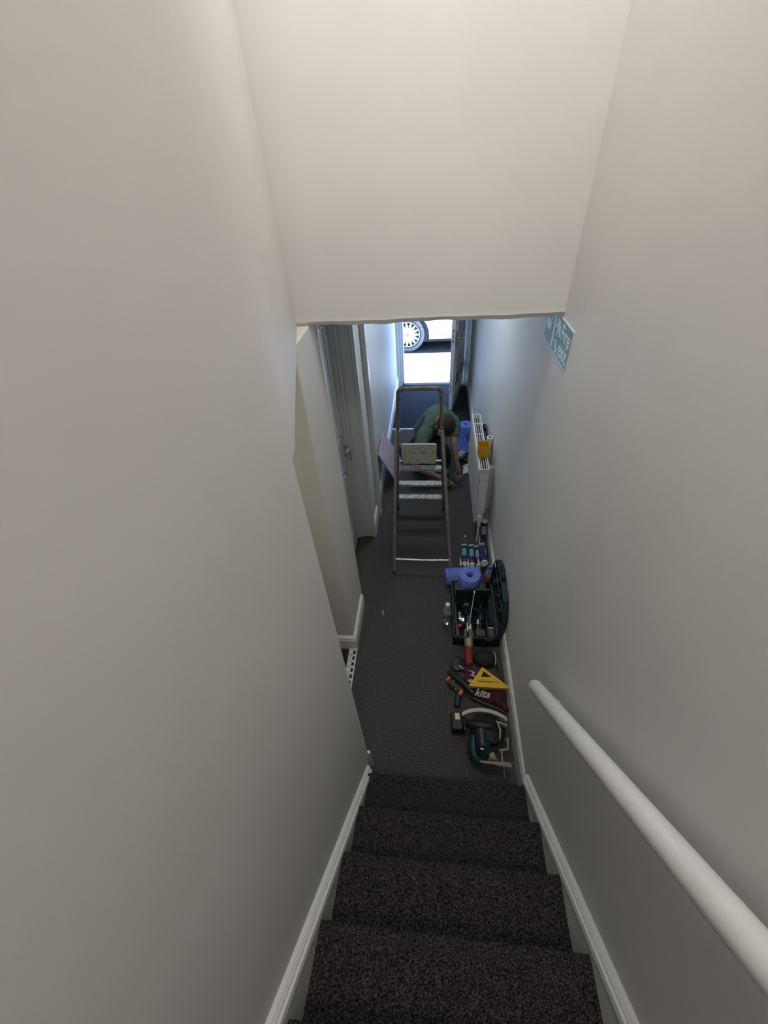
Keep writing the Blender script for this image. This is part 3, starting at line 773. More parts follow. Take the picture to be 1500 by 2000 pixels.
o = thing('screwdriver', 'thin screwdriver with white tip between the tools in the case', 'screwdriver', (.338, 1.62, .085))
bm = BM(); tube(bm, [(0, -.05, -.035), (0.003, .03, .015)], .003); new_obj('shaft', bm, STEEL, o, smooth=True)
bm = BM(); tube(bm, [(.003, .03, .015), (.004, .055, .030)], [.009, .007]); new_obj('handle', bm, WHITE, o, smooth=True)
o = thing('battery_pack', 'grey-brown battery pack at the right end of the tool case', 'battery', (.428, 1.60, .012))
bm = BM(); box(bm, -.026, .026, -.045, .045, 0, .06); new_obj('casing', bm, MATS['brown_grey_plastic'], o, bevel=.008)
bm = BM(); box(bm, -.02, .02, .03, .042, .060, .066); new_obj('terminal', bm, mat('beige_plastic', (.4, .33, .27), .6), o)

# caulking gun resting on the case edge, handle end on the floor
cg = thing('caulking_gun', 'caulking gun with red half-round cradle propped over the near edge of the case', 'caulking gun', (0, 0, 0))
A = Vector((.268, 1.405, .050)); B = Vector((.268, 1.56, .150)); C = Vector((.318, 1.815, .225))
dirAB = (B - A).normalized()
bm = BM()   # cradle: half tube
mA = align(A, dirAB, (1, 0, 0)); Lc = (B - A).length
ncs = 20
for (r0_, r1_, z0, z1) in ((.027, .0255, -.02, Lc),):
    ra = []; 
    for z in (z0, z1):
        ra.append([bm.verts.new(mA @ Vector((r0_ * math.cos(t), r0_ * math.sin(t), z))) for t in [2 * PI * k / ncs for k in range(ncs)]])
    for k in range(ncs): bm.faces.new((ra[0][k], ra[0][(k + 1) % ncs], ra[1][(k + 1) % ncs], ra[1][k]))
    bm.faces.new(ra[0][::-1]); bm.faces.new(ra[1])
new_obj('cradle', bm, RED, cg, smooth=True)
bm = BM(); tube(bm, [mA @ Vector((0, 0, -.035)), mA @ Vector((0, 0, -.019))], [.016, .026], 20); new_obj('nose_plate', bm, RED, cg, smooth=True)
bm = BM(); m2 = align(B, (C - B), (1, 0, 0))
BEIG = mat('pale_metal', (.42, .37, .30), .5, .4, col2=(.12, .10, .08), nscale=40, ramp=(.35, .5))
tube(bm, [mA @ Vector((0, 0, Lc * .45)), mA @ Vector((0, 0, Lc + .01))], [.0285, .0285], 20)
o = new_obj('collar_sleeve', bm, BEIG, cg, smooth=True); o['label'] = 'pale worn sleeve behind the red cradle'
bm = BM(); tube(bm, [B + Vector((-.01, -.03, .03)), B + Vector((-.008, .03, .035)), B + Vector((.005, .05, .02))], [.010, .013, .010], 12)
tube(bm, [B + Vector((.012, -.02, .025)), B + Vector((.014, .03, .03))], [.006, .011], 12); box(bm, -.014, .014, -.012, .012, -.045, .02, 0, T(*(B + Vector((0, .0, .02)))))
new_obj('trigger_mechanism', bm, STEEL, cg, smooth=True)
bm = BM(); tube(bm, [B + Vector((.004, .03, .03)), C], .0042, 10); tube(bm, [C, C + (C - B).normalized() * .022], .0075, 6); new_obj('push_rod', bm, ALU, cg, smooth=True)
bm = BM(); tube(bm, [B + Vector((-.006, -.01, .02)), B + Vector((-.010, -.06, .015))], [.008, .008], 12); new_obj('trigger', bm, BLACK, cg, smooth=True)

# black pouch with lime stripe
o = thing('pouch', 'black rounded pouch with a lime yellow edge stripe in front of the case', 'pouch', (.375, 1.425, 0))
bm = BM(); ball(bm, (0, 0, .035), (.078, .062, .045)); new_obj('shell', bm, BLACK2, o, smooth=True)
bm = BM(); tube(bm, [(.055 + .012 * math.cos(t), .055 * math.sin(t), .062 - .02 * abs(math.sin(t))) for t in [x * .25 - 1.0 for x in range(9)]], .0035, 8)
new_obj('stripe', bm, mat('lime', (.42, .52, .05), .5), o, smooth=True)

# ---------------------------------------------------------------- maroon fabric bag with lettering
MBAG = mat('maroon_fabric', (.085, .018, .032), .9, noise=.3, nscale=25, bump=.5, bscale=60)
CRM = mat('cream_print', (.55, .47, .38), .7)
bag = thing('tool_bag', 'flattened maroon fabric tool bag printed with cream letters', 'bag', (.36, 1.24, 0))
bm = BM(); n = 26; g_ = []
rnd = random.Random(4)
def bagz(u, v): # u,v in -1..1
    e = max(0, 1 - max(abs(u), abs(v)) ** 6)
    return .004 + e * (.035 + .016 * math.sin(u * 4.2 + v * 2.2) + .012 * math.sin(u * 9 - v * 6) + .010 * math.cos(v * 7))
for i in range(n + 1):
    row = []
    for j in range(n + 1):
        u, v = i / n * 2 - 1, j / n * 2 - 1
        x = u * .135 + .014 * math.sin(v * 5); y = v * .095 - u * .055 + .008 * math.sin(u * 7)
        row.append(bm.verts.new((x, y, bagz(u, v))))
    g_.append(row)
for i in range(n):
    for j in range(n): bm.faces.new((g_[i][j], g_[i + 1][j], g_[i + 1][j + 1], g_[i][j + 1]))
o = new_obj('fabric', bm, MBAG, bag, smooth=True, auto=80); s = o.modifiers.new('t', 'SOLIDIFY'); s.thickness = .003
bm = BM()
def letter(ch, x, y, z, ang, size=.06, tilt=0.0):
    text_bm(bm, ch, size, T(x - .36, y - 1.24, z) @ RZ(ang) @ Matrix.Rotation(tilt, 4, 'X'), shear=.45, offset=.0010, extrude=.0008)
letter('M', .264, 1.334, .050, -PI / 2 + .1, .052); new_obj('lettering', bm, CRM, bag); bm = BM()
letter('a', .250, 1.262, .056, -.9, .052)
new_obj('lettering', bm, CRM, bag); bm = BM()
letter('kita', .283, 1.160, .066, -.12, .062, .35)
new_obj('lettering', bm, CRM, bag)

bm = BM(); tube(bm, [(-.125, -.03, .035), (-.08, -.075, .03), (-.02, -.10, .028), (.05, -.125, .022), (.11, -.15, .018)], [.012, .016, .014, .016, .010], 12, sy=.6); new_obj('strap', bm, BLACK, bag, smooth=True)
# ---------------------------------------------------------------- yellow rafter square
rs_ = thing('rafter_square', 'yellow triangular rafter square lying on the maroon bag', 'square', (.385, 1.21, .084))
a_, b_, c_ = (-.130, 0), (.115, .005), (-.040, .128)
def tri_frame(bm, outer, inner, z0, z1):
    va = []
    for z in (z0, z1): va.append(([bm.verts.new((*p, z)) for p in outer], [bm.verts.new((*p, z)) for p in inner]))
    for k in range(3):
        k2 = (k + 1) % 3
        for (o_, i_) in va: bm.faces.new((o_[k], o_[k2], i_[k2], i_[k]))
        bm.faces.new((va[0][0][k], va[0][0][k2], va[1][0][k2], va[1][0][k])); bm.faces.new((va[0][1][k], va[0][1][k2], va[1][1][k2], va[1][1][k]))
bm = BM()
out = [a_, b_, c_]
hole1 = [(-.052, .060), (.012, .062), (-.034, .100)]
tri_frame(bm, out, hole1, 0, .005)
box(bm, -.130, .115, -.008, .006, -.010, .014)
o = new_obj('plate', bm, YELLOW, rs_, bevel=.0008)
bm = BM()
box(bm, -.075, .055, .028, .033, .0052, .0058)
for k in range(9): box(bm, -.10 + k * .024, -.097 + k * .024, .010, .015, .0052, .0058)
for k in range(12): box(bm, -.07 + k * .0105, -.068 + k * .0105, .040, .046, .0052, .0058)
for k in range(6):
    f = k / 6 + .08; x = a_[0] + (c_[0] - a_[0]) * f + .012; y = c_[1] * f; box(bm, x, x + .006, y, y + .002, .0052, .0058)
    x = b_[0] + (c_[0] - b_[0]) * f - .018; y = c_[1] * f; box(bm, x, x + .006, y, y + .002, .0052, .0058)
new_obj('scale_marks', bm, BLACK, rs_)

# ---------------------------------------------------------------- oscillating tool with orange details
ot = thing('multi_tool', 'black and orange cordless multi tool at the left side of the maroon bag', 'power tool', (.192, 1.225, 0), None, (0, 0, -.62))
bm = BM(); tube(bm, [(-.10, .03, .055), (-.09, .03, .055), (.02, .028, .058), (.10, .012, .058), (.112, .010, .056)], [.010, .017, .019, .022, .014], 18); new_obj('body', bm, BLACK, ot, smooth=True)
bm = BM(); tube(bm, [(-.06, -.01, .030), (.04, -.01, .032)], [.022, .026], 18); new_obj('grip', bm, mat('dark_grey_plastic', (.03, .03, .035), .5), ot, smooth=True)
for k, (x, y, r_) in enumerate(((-.075, -.004, .008), (-.04, -.012, .005), (.0, -.022, .006), (.035, -.03, .013))):
    bm = BM(); tube(bm, [(x, y - .012, .042), (x + .003, y + .018, .050)], r_, 10); new_obj('orange_button', bm, ORANGE, ot, smooth=True)
bm = BM(); tube(bm, [(.03, -.03, .030), (.035, -.06, .024), (.06, -.105, .022)], [.018, .020, .019], 16); o = new_obj('teal_grip', bm, TEAL, ot, smooth=True)
o = thing('round_tub', 'dark round plastic tub behind the maroon bag on the left', 'tub', (.193, 1.385, 0))
bm = BM(); lathe(bm, [(0, 0), (.046, 0), (.05, .006), (.05, .03), (.044, .034), (0, .034)], 28); new_obj('casing', bm, BLACK, o, smooth=True)
bm = BM(); tube(bm, [(.01, -.02, .036), (.035, -.045, .04)], .005); new_obj('clip', bm, STEEL, o, smooth=True)
o = thing('drill_bit_set', 'small silver bits beside the skirting behind the yellow square', 'drill bits', (.468, 1.345, 0))
bm = BM(); box(bm, -.018, .018, -.06, .06, 0, .018); new_obj('holder', bm, BLACK, o, bevel=.003)
for k, y in enumerate((-.04, 0, .035)):
    bm = BM(); tube(bm, [(-.004, y, .018), (-.002, y + .012, .045)], .004, 10); new_obj('bit', bm, STEEL, o, smooth=True)

# ---------------------------------------------------------------- circular saw
cs = thing('circular_saw', 'teal and black cordless circular saw with curved metal guard by the skirting', 'circular saw', (.33, .95, 0))
def q(x, y, z): return Vector((x - .33, y - .95, z))
bm = BM()   # curved guard band
pts = []
R_ = .19
for k in range(15):
    t = math.radians(128 - k * 5.9); pts.append((.315 + R_ * math.cos(t), .90 + R_ * .80 * math.sin(t)))
ra = []
for (x, y) in pts: ra.append((x, y))
zt, zb = .150, .128
for k in range(len(ra) - 1):
    (x0, y0), (x1, y1) = ra[k], ra[k + 1]
    vs = [bm.verts.new(q(x, y, z)) for (x, y, z) in ((x0, y0, zt), (x1, y1, zt), (x1, y1 - .021, zt), (x0, y0 - .021, zt), (x0, y0, zb), (x1, y1, zb), (x1, y1 - .021, zb), (x0, y0 - .021, zb))]
    for f in ((0, 1, 2, 3), (7, 6, 5, 4), (0, 4, 5, 1), (2, 6, 7, 3)): bm.faces.new([vs[i] for i in f])
    if k in (0,): bm.faces.new([vs[i] for i in (0, 3, 7, 4)])
o = new_obj('depth_arc', bm, mat('cast_alloy', (.46, .42, .34), .5, .3, noise=.2, nscale=40), cs)
bm = BM()   # blade housing: thick half disc lying tilted
hm = align(q(.345, .965, .075), (0.10, .35, 1), (1, 0, 0))
lathe(bm, [(0, -.02), (.095, -.02), (.10, -.012), (.10, .012), (.092, .020), (.05, .024), (0, .024)], 40, 0, hm)
new_obj('blade_housing', bm, BLACK, cs, smooth=True)
bm = BM(); tube(bm, [q(.30, .95, .13), q(.30, .93, .135), q(.305, .87, .12), q(.31, .835, .10), q(.312, .82, .095)], [.018, .040, .043, .038, .020], 24)
for k in range(7): tube(bm, [q(.318 + k * .006, .925, .172 - abs(k - 2) * .003), q(.32 + k * .006, .875, .160 - abs(k - 2) * .003)], .0022, 6)
new_obj('motor', bm, TEAL, cs, smooth=True)
bm = BM(); tube(bm, [q(.262, .915, .105), q(.255, .86, .09), q(.262, .815, .07), q(.30, .79, .06)], [.026, .030, .029, .022], 20); new_obj('rear_grip', bm, mat('dark_teal_plastic', (.010, .040, .050), .4), cs, smooth=True)
bm = BM(); tube(bm, [q(.225, .985, .10), q(.26, .965, .12), q(.32, .955, .14), q(.36, .96, .13)], [.018, .022, .020, .02], 16); new_obj('front_handle', bm, BLACK, cs, smooth=True)
bm = BM(); tube(bm, [q(.208, .99, .06), q(.225, .985, .08), q(.25, .98, .095)], [.020, .022, .020], 14); box(bm, -.004, .004, -.06, .05, .01, .10, 0, T(*q(.212, 1.0, 0)) @ RZ(.05)); new_obj('battery_mount', bm, BLACK, cs, smooth=True)
bm = BM(); box(bm, -.036, .030, -.055, .040, .008, .085, 0, T(*q(.175, 1.005, 0)) @ RZ(.05)); b_o = new_obj('battery', bm, BLACK, cs, bevel=.008)
bm = BM(); box(bm, -.012, .014, -.002, .034, .0851, .086, 0, T(*q(.175, 1.005, 0)) @ RZ(.05)); o = new_obj('label', bm, mat('cream_label', (.66, .62, .42), .5), b_o); o['label'] = 'cream sticker on the battery'
bm = BM(); tube(bm, [q(.395, 1.005, .11), q(.410, .95, .12), q(.402, .90, .115)], [.004, .006, .004], 10)
box(bm, -.028, .028, -.004, .004, 0, .10, 0, T(*q(.425, .985, .02)) @ RZ(-.3))
tube(bm, [q(.44, .93, .02), q(.455, .93, .05), q(.45, .87, .06), q(.40, .865, .055)], [.006, .008, .006, .005], 10)
new_obj('lever_bracket', bm, MATS['cast_alloy'], cs, smooth=True)
bm = BM(); box(bm, 0, .165, -.005, .005, .0, .008, 0, align(q(.288, .792, .085), (0, -.25, 1), (1, -.08, 0)) @ T(0, 0, 0))
box(bm, -.0, .155, -.060, .005, -.004, -.001, 0, align(q(.29, .80, .085), (0, .9, .4), (1, -.08, 0)))
new_obj('base_plate', bm, MATS['cast_alloy'], cs)
bm = BM(); tube(bm, [q(.350, .835, .10), q(.358, .815, .09), q(.355, .80, .09)], [.016, .018, .030], 8)
new_obj('pivot_block', bm, MATS['cast_alloy'], cs)
bm = BM(); tube(bm, [q(.405, .845, .105), q(.408, .80, .088), q(.418, .742, .040)], .0045, 10); tube(bm, [q(.418, .742, .040), q(.419, .735, .034)], .007, 10)
new_obj('guide_rod', bm, ALU, cs, smooth=True)
bm = BM(); ball(bm, q(.300, .868, .155), (.007, .007, .007)); new_obj('lock_button', bm, WHITE, cs, smooth=True)
bm = BM(); box(bm, -.010, .010, -.008, .008, 0, .018, 0, T(*q(.298, .838, .128))); new_obj('trim_plate', bm, STEEL, cs, bevel=.002)
for k, (x, y, lab) in enumerate(((.33, 1.065, 'small black socket between the saw guard and the maroon bag'),)):
    bm = BM(); lathe(bm, [(0, 0), (.017, 0), (.017, .022), (.010, .022), (.010, .01), (0, .01)], 20); o = new_obj('socket', bm, BLACK, smooth=True); o.location = (.285, 1.095, 0); tag(o, lab, 'socket')
# litter
bm = BM(); tube(bm, [(0, 0, 0), (.006, -.04, .0)], .0028, 8); o = new_obj('nail', bm, WHITE, smooth=True); o.location = (-.348, 1.795, .003); tag(o, 'tiny white plug lying alone on the carpet left of the water bottle', 'wall plug')
bm = BM(); box(bm, -.006, .006, -.01, .01, 0, .004); o = new_obj('paper_scrap', bm, WHITE); o.location = (.31, 2.61, 0); tag(o, 'tiny white scrap on the carpet just beyond the sealant tubes', 'scrap')

# ================================================================== PERSON
SKIN = mat('skin', (.36, .20, .155), .55, noise=.12, nscale=30, bump=.08)
HAIR = mat('dark_hair', (.020, .012, .010), .7, noise=.4, nscale=120, bump=.7, bscale=260)
SHIRT = mat('green_shirt', (.105, .150, .120), .9, col2=(.065, .100, .080), nscale=14, bump=.3, bscale=45)
TROU = mat('dark_trousers', (.016, .016, .022), .9, noise=.3, nscale=20, bump=.4, bscale=50)
SHOE = mat('dark_shoes', (.012, .012, .012), .6)
man = thing('person', 'person in green T-shirt and dark trousers kneeling, head bowed, hands at the floor', 'person', (.0, 3.7, 0))
ML = man.location
def skin_mesh(chains, sub=2):
    """chains: list of lists of (pos, radius) -> evaluated bmesh appended"""
    bm = BM()
    for ch in chains:
        me = bpy.data.meshes.new('s'); vs = [Vector(p) for p, r in ch]
        me.from_pydata([tuple(v) for v in vs], [(i, i + 1) for i in range(len(vs) - 1)], [])
        o = bpy.data.objects.new('s', me); COL.objects.link(o)
        o.modifiers.new('k', 'SKIN'); ss = o.modifiers.new('u', 'SUBSURF'); ss.levels = sub
        sd = me.skin_vertices[0].data
        for i, (p, r) in enumerate(ch): sd[i].radius = (r, r) if not isinstance(r, tuple) else r
        sd[0].use_root = True
        dg = bpy.context.evaluated_depsgraph_get(); dg.update()
        em = bpy.data.meshes.new_from_object(o.evaluated_get(dg)); bm.from_mesh(em)
        bpy.data.objects.remove(o); bpy.data.meshes.remove(me); bpy.data.meshes.remove(em)
    return bm
def fused(name, bm, m, voxel, smooth_it=4, wr=0.0, seed=0):
    """union by voxel remesh, baked"""
    me = bpy.data.meshes.new('f'); bmesh.ops.translate(bm, verts=bm.verts[:], vec=-ML); bm.to_mesh(me); bm.free()
    o = bpy.data.objects.new('f', me); COL.objects.link(o)
    r = o.modifiers.new('r', 'REMESH'); r.mode = 'VOXEL'; r.voxel_size = voxel
    s = o.modifiers.new('s', 'SMOOTH'); s.iterations = smooth_it; s.factor = .5
    if wr:
        tx = bpy.data.textures.new('wrinkle', 'CLOUDS'); tx.noise_scale = .07
        dm = o.modifiers.new('d', 'DISPLACE'); dm.texture = tx; dm.strength = wr; dm.mid_level = .5
    dg = bpy.context.evaluated_depsgraph_get(); dg.update()
    em = bpy.data.meshes.new_from_object(o.evaluated_get(dg))
    bpy.data.objects.remove(o); bpy.data.meshes.remove(me)
    em.name = name; em.materials.clear(); em.materials.append(m)
    for p in em.polygons: p.use_smooth = True
    ob = bpy.data.objects.new(name, em); COL.objects.link(ob); ob.parent = man
    return ob
V3 = Vector
PEL = V3((-.10, 3.86, .24)); SP1 = V3((-.055, 3.84, .37)); SP2 = V3((.005, 3.77, .51)); CH = V3((.055, 3.66, .645)); NB = V3((.095, 3.52, .655)); HD = V3((.135, 3.385, .665))
SL = V3((-.055, 3.47, .55)); SR = V3((.225, 3.67, .555)); EL = V3((-.175, 3.28, .285)); ER = V3((.225, 3.50, .38)); WL = V3((.10, 3.30, .13)); WR = V3((.262, 3.40, .215))
HIPL = V3((-.17, 3.80, .20)); HIPR = V3((-.01, 3.92, .22)); KL = V3((-.05, 3.44, .09)); AL = V3((-.26, 3.80, .07)); KR = V3((.13, 3.42, .36)); AR_ = V3((.15, 3.53, .09)); TL = V3((-.31, 3.92, .04)); TR = V3((.145, 3.40, .045))
arms = [
    [(SL, .050), (SL.lerp(EL, .5), .044), (EL, .038), (EL.lerp(WL, .35), .040), (EL.lerp(WL, .8), .028), (WL, .025), (V3((.145, 3.297, .108)), .030), (V3((.18, 3.294, .090)), .027)],
    [(SR, .050), (SR.lerp(ER, .5), .044), (ER, .038), (ER.lerp(WR, .35), .039), (ER.lerp(WR, .85), .028), (WR, .025), (V3((.272, 3.385, .165)), .029), (V3((.278, 3.375, .130)), .027)],
]
def finger(base, d1, d2, d3, L, r): 
    p = [V3(base)]
    for d, f in ((d1, .42), (d2, .32), (d3, .26)): p.append(p[-1] + V3(d).normalized() * L * f)
    return [(p[0], r), (p[1], r * .95), (p[2], r * .88), (p[3], r * .75)]
fing = []
# left-image hand: reaching right along the floor
for k, L in enumerate((.072, .080, .075, .060)):
    b0 = V3((.182, 3.268 + k * .017, .093 - k * .004)); fing.append(finger(b0, (1, .03 * (k - 1.5), -.35), (.85, 0, -.75), (.6, 0, -.9), L, .0082))
fing.append(finger((.145, 3.270, .096), (.8, -.7, -.3), (1, -.2, -.5), (1, .1, -.4), .062, .0092))
# right-image hand: hanging down, fingers curled to floor
for k, L in enumerate((.070, .078, .074, .058)):
    b0 = V3((.254 + k * .016, 3.372 - k * .002, .118)); fing.append(finger(b0, (.06 * (k - 1.5), -.35, -1), (0, -.25, -1), (-.1, .15, -1), L, .0082))
fing.append(finger((.252, 3.372, .150), (-.7, -.35, -.7), (-.3, -.3, -1), (0, -.1, -1), .058, .0092))
torso = [[(PEL, (.125, .115)), (SP1, (.125, .11)), (SP2, (.135, .105)), (CH, (.14, .10)), (NB, .062), (NB.lerp(HD, .6), .050)]]
legs = [[(HIPL, .085), (HIPL.lerp(KL, .5), .075), (KL, .058), (KL.lerp(AL, .3), .058), (AL, .042), (TL, .034)],
        [(HIPR, .085), (HIPR.lerp(KR, .5), .075), (KR, .058), (KR.lerp(AR_, .35), .056), (AR_, .042), (TR, .034)]]
bm = skin_mesh(arms + torso + legs + [[(SL, .055), (CH, .08), (SR, .055)]], 2)
bf = skin_mesh(fing, 2)
mtmp = bpy.data.meshes.new('x'); bf.to_mesh(mtmp); bf.free(); bm.from_mesh(mtmp); bpy.data.meshes.remove(mtmp)
# head: crown towards the camera, face down
hz = V3((.10, -.55, .45)).normalized()        # crown direction (neck->crown)
hyd = V3((.10, -.45, -.80))                   # face direction
hm = align(HD, hz, hyd)                        # local z crown, x face dir
# local frame: x = face, y = left/right, z = crown
ball(bm, (0, 0, 0), (.093, .074, .100), mtx=hm @ Matrix.Scale(1.12, 4) @ T(0, 0, .01), seg=28)
ball(bm, (0, 0, 0), (.068, .058, .070), mtx=hm @ Matrix.Scale(1.12, 4) @ T(.020, 0, -.055), seg=20)      # jaw
ball(bm, (0, 0, 0), (.020, .013, .024), mtx=hm @ Matrix.Scale(1.12, 4) @ T(.098, 0, -.030), seg=12)      # nose
ball(bm, (0, 0, 0), (.014, .024, .008), mtx=hm @ Matrix.Scale(1.12, 4) @ T(.080, 0, -.072), seg=12)      # lips
ball(bm, (0, 0, 0), (.014, .050, .012), mtx=hm @ Matrix.Scale(1.12, 4) @ T(.080, 0, .012), seg=12)       # brow
for s in (-1, 1):
    ball(bm, (0, 0, 0), (.020, .009, .031), mtx=hm @ Matrix.Scale(1.12, 4) @ T(-.005, s * .077, -.022), seg=12)
body = fused('body', bm, SKIN, .0048, 3)
# eyes closed lids are part of the body; hair
bm = BM()
ball(bm, (0, 0, 0), (.099, .0785, .100), mtx=hm @ Matrix.Scale(1.12, 4) @ T(-.004, 0, .016), seg=36)
hmi = hm.inverted()
kill = []
for v in bm.verts:
    l = (hmi @ v.co) / 1.12
    if l.z < .035 and l.x > .02: kill.append(v)
    elif l.z < -.055: kill.append(v)
    elif abs(l.y) > .06 and l.z < -.01 and l.x > -.04: kill.append(v)
bmesh.ops.delete(bm, geom=kill, context='VERTS')
bmesh.ops.translate(bm, verts=bm.verts[:], vec=-ML)
hair = new_obj('hair', bm, HAIR, man, smooth=True, auto=180)
s = hair.modifiers.new('t', 'SOLIDIFY'); s.thickness = .006
tx = bpy.data.textures.new('hairn', 'CLOUDS'); tx.noise_scale = .012
s = hair.modifiers.new('sub', 'SUBSURF'); s.levels = 2; s.render_levels = 2
s = hair.modifiers.new('d', 'DISPLACE'); s.texture = tx; s.strength = .004
# shirt: torso + sleeves
SE = SL.lerp(EL, .62); SRE = SR.lerp(ER, .62)
bm = skin_mesh([[(PEL + V3((0, .01, .03)), (.150, .140)), (SP1, (.150, .130)), (SP2, (.158, .125)), (CH, (.158, .118)), (NB.lerp(CH, .25), (.088, .082)), (NB + V3((.008, -.03, 0)), (.066, .064))],
                [(SL.lerp(CH, .2), .085), (SL, .078), (SL.lerp(EL, .35), .070), (SE, .064), (SL.lerp(EL, .66), .062)],
                [(SR.lerp(CH, .2), .085), (SR, .078), (SR.lerp(ER, .35), .068), (SRE, .060), (SR.lerp(ER, .66), .058)],
                [(SL, .07), (CH + V3((0, 0, .01)), .10), (SR, .07)]], 2)
shirt = fused('shirt', bm, SHIRT, .010, 3, .022)
bm = skin_mesh([[(PEL + V3((0, .0, .0)), (.145, .13)), (PEL + V3((0, 0, -.05)), (.14, .13))],
                [(PEL, .10), (HIPL, .098), (HIPL.lerp(KL, .5), .088), (KL, .072), (KL.lerp(AL, .35), .068), (AL, .055)],
                [(PEL, .10), (HIPR, .098), (HIPR.lerp(KR, .5), .088), (KR, .070), (KR.lerp(AR_, .35), .066), (AR_.lerp(KR, .08), .056)]], 2)
tro = fused('trousers', bm, TROU, .010, 2, .012)
bm = skin_mesh([[(AL + V3((0, 0, 0)), .048), (AL.lerp(TL, .5), .047), (TL, .040), (TL + V3((-.06, .09, .0)), .038)]], 2)
fused('shoe', bm, SHOE, .008, 2)
bm = skin_mesh([[(AR_ + V3((0, .02, -.03)), .05), (AR_.lerp(TR, .5) + V3((0, 0, -.02)), .048), (TR + V3((0, 0, .0)), .044), (TR + V3((0, -.09, -.005)), .038)]], 2)
fused('shoe', bm, SHOE, .008, 2)
o = thing('pencil', 'thin pale pencil-like tool held low in the bowed person\'s fingers', 'tool', (.225, 3.272, .05))
bm = BM(); tube(bm, [(0, 0, 0), (.085, .03, -.035)], .0035, 8); new_obj('shaft', bm, STEEL, o, smooth=True)

# ================================================================== OUTSIDE
PAVE = mat('sunlit_pavement', (.62, .60, .56), .9, noise=.12, nscale=8, bump=.2)
ROAD = mat('asphalt_road', (.03, .03, .03), .95, noise=.3, nscale=60, bump=.4)  # road colour darkened to carry the shadow under the car
bm = BM(); box(bm, -6, 6, 5.92, 7.28, -.4, -.10)
struct('floor', bm, PAVE, 'bright sunlit pavement outside the front door', 'pavement')
bm = BM(); box(bm, -6, 6, 7.28, 13, -.4, -.125)
struct('floor', bm, ROAD, 'road surface outside under the parked car', 'road')

CARW = mat('car_white', (.66, .66, .66), .25, noise=.01, nscale=3)
CARB = mat('car_black_trim', (.01, .01, .012), .5)
car = thing('car', 'white car parked outside the open front door', 'car', (1.05, 8.2, -.125))
# car local: side facing -y at y=-.85; wheel centre local x = -1.485 ; z ground 0
wxs = (-1.485, 1.06); WR_ = .305; SIDE = -.80
def arch_profile():
    pts = [(-2.25, .30)]
    for w in wxs:
        pts.append((w - .375, .235))
        for k in range(13):
            t = PI - k * PI / 12; pts.append((w + .375 * math.cos(t), .30 + .375 * math.sin(t)))
        pts.append((w + .375, .235))
    pts += [(1.95, .30), (2.0, .60), (1.97, .95), (1.55, 1.0), (1.15, 1.42), (.2, 1.50), (-.6, 1.42), (-1.25, 1.0), (-2.0, .85), (-2.28, .62)]
    return pts
bm = BM()
prism(bm, arch_profile(), 0, .06, 0, Matrix(((1, 0, 0, 0), (0, 0, 1, SIDE - .03), (0, 1, 0, 0), (0, 0, 0, 1))))
prism(bm, arch_profile(), 0, .06, 0, Matrix(((1, 0, 0, 0), (0, 0, 1, -SIDE - .03), (0, 1, 0, 0), (0, 0, 0, 1))))
pp_ = [(-2.25, .30), (-2.28, .62), (-2.0, .85), (-1.25, 1.0), (-.6, 1.42), (.2, 1.50), (1.15, 1.42), (1.55, 1.0), (1.97, .95), (2.0, .60), (1.95, .30)]
for (a0, b0) in zip(pp_, pp_[1:]):
    vs = [bm.verts.new((a0[0], SIDE, a0[1])), bm.verts.new((b0[0], SIDE, b0[1])), bm.verts.new((b0[0], -SIDE, b0[1])), bm.verts.new((a0[0], -SIDE, a0[1]))]
    bm.faces.new(vs)
new_obj('bodywork', bm, CARW, car)
bm = BM(); box(bm, -2.15, 1.9, SIDE + .035, -SIDE - .05, .17, .80); new_obj('underbody', bm, CARB, car)
bm = BM()
for sy in (SIDE - .034, -SIDE + .028):
    bm = BM(); prism(bm, [(-1.0, 1.02), (-.52, 1.36), (.10, 1.42), (.10, 1.02)], 0, .006, 0, Matrix(((1, 0, 0, 0), (0, 0, 1, sy), (0, 1, 0, 0), (0, 0, 0, 1)))); new_obj('side_window', bm, mat('car_glass', (.02, .025, .03), .08), car); bm = BM()
    prism(bm, [(.16, 1.02), (.16, 1.42), (1.08, 1.36), (1.38, 1.02)], 0, .006, 0, Matrix(((1, 0, 0, 0), (0, 0, 1, sy), (0, 1, 0, 0), (0, 0, 0, 1)))); new_obj('side_window', bm, MATS['car_glass'], car)
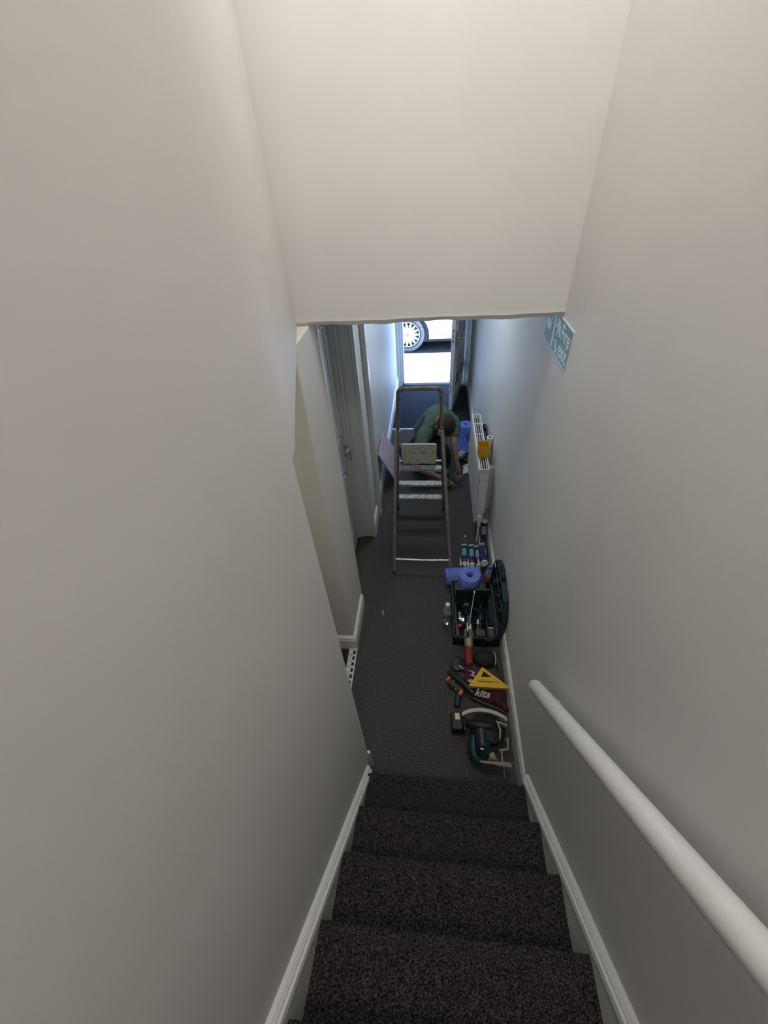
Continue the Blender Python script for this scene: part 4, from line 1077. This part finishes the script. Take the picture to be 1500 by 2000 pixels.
bm = BM(); box(bm, -1.09, -1.085, SIDE - .033, SIDE - .029, .26, 1.0); box(bm, .12, .125, SIDE - .033, SIDE - .029, .26, 1.0); box(bm, -1.09, .12, SIDE - .033, SIDE - .029, .30, .305)
new_obj('door_gap', bm, CARB, car)
TYRE = mat('pale_tyre', (.17, .16, .15), .9, noise=.3, nscale=25); TYRED = mat('dark_tyre', (.03, .03, .03), .9)  # tyre wall paler than the tread
RIM = mat('silver_wheel_trim', (.42, .42, .42), .4, .2)
for wi, w in enumerate(wxs):
    for sy in (-1, 1):
        m = align((w, sy * .79, WR_), (0, sy, 0), (1, 0, 0))
        bm = BM(); lathe(bm, [(.215, -.16), (.29, -.16), (WR_, -.14), (WR_, -.03), (.292, -.004)], 48, 0, m)
        wh = new_obj('wheel', bm, TYRED, car, smooth=True)
        bm = BM(); lathe(bm, [(.2925, -.004), (.262, .004), (.238, .001)], 48, 0, m)
        new_obj('tyre_wall', bm, TYRE, wh, smooth=True)
        bm = BM(); lathe(bm, [(.238, .001), (.212, -.004), (.208, -.05), (0, -.05)], 48, 0, m); new_obj('rim_shadow', bm, TYRED, wh, smooth=True)
        bm = BM(); lathe(bm, [(.210, -.012), (.214, .001), (.204, .005), (.198, -.004), (.210, -.012)], 48, 0, m)
        lathe(bm, [(0, .010), (.03, .010), (.105, .004), (.115, -.006), (0, -.006)], 36, 0, m)
        for k in range(15):
            t = 2 * PI * k / 15
            bmx = m @ RZ(t); prism(bm, [(.098, -.020), (.150, -.022), (.203, -.007), (.203, .007), (.150, .022), (.098, .020)], -.006, .003, 0, bmx)
        rim = new_obj('wheel_trim', bm, RIM, wh)
        bm = BM(); lathe(bm, [(0, .016), (.020, .016), (.024, .010)], 20, 0, m); o = new_obj('centre_cap', bm, mat('blue_cap_badge', (.15, .20, .34), .3, .4), wh, smooth=True)
# facade across the street (behind the car)
bm = BM(); box(bm, -6, 6, 12.9, 13.1, -.4, 5)
struct('wall_street', bm, mat('street_render', (.5, .46, .42), .9, noise=.15, nscale=2), 'pale rendered wall across the street', 'wall')
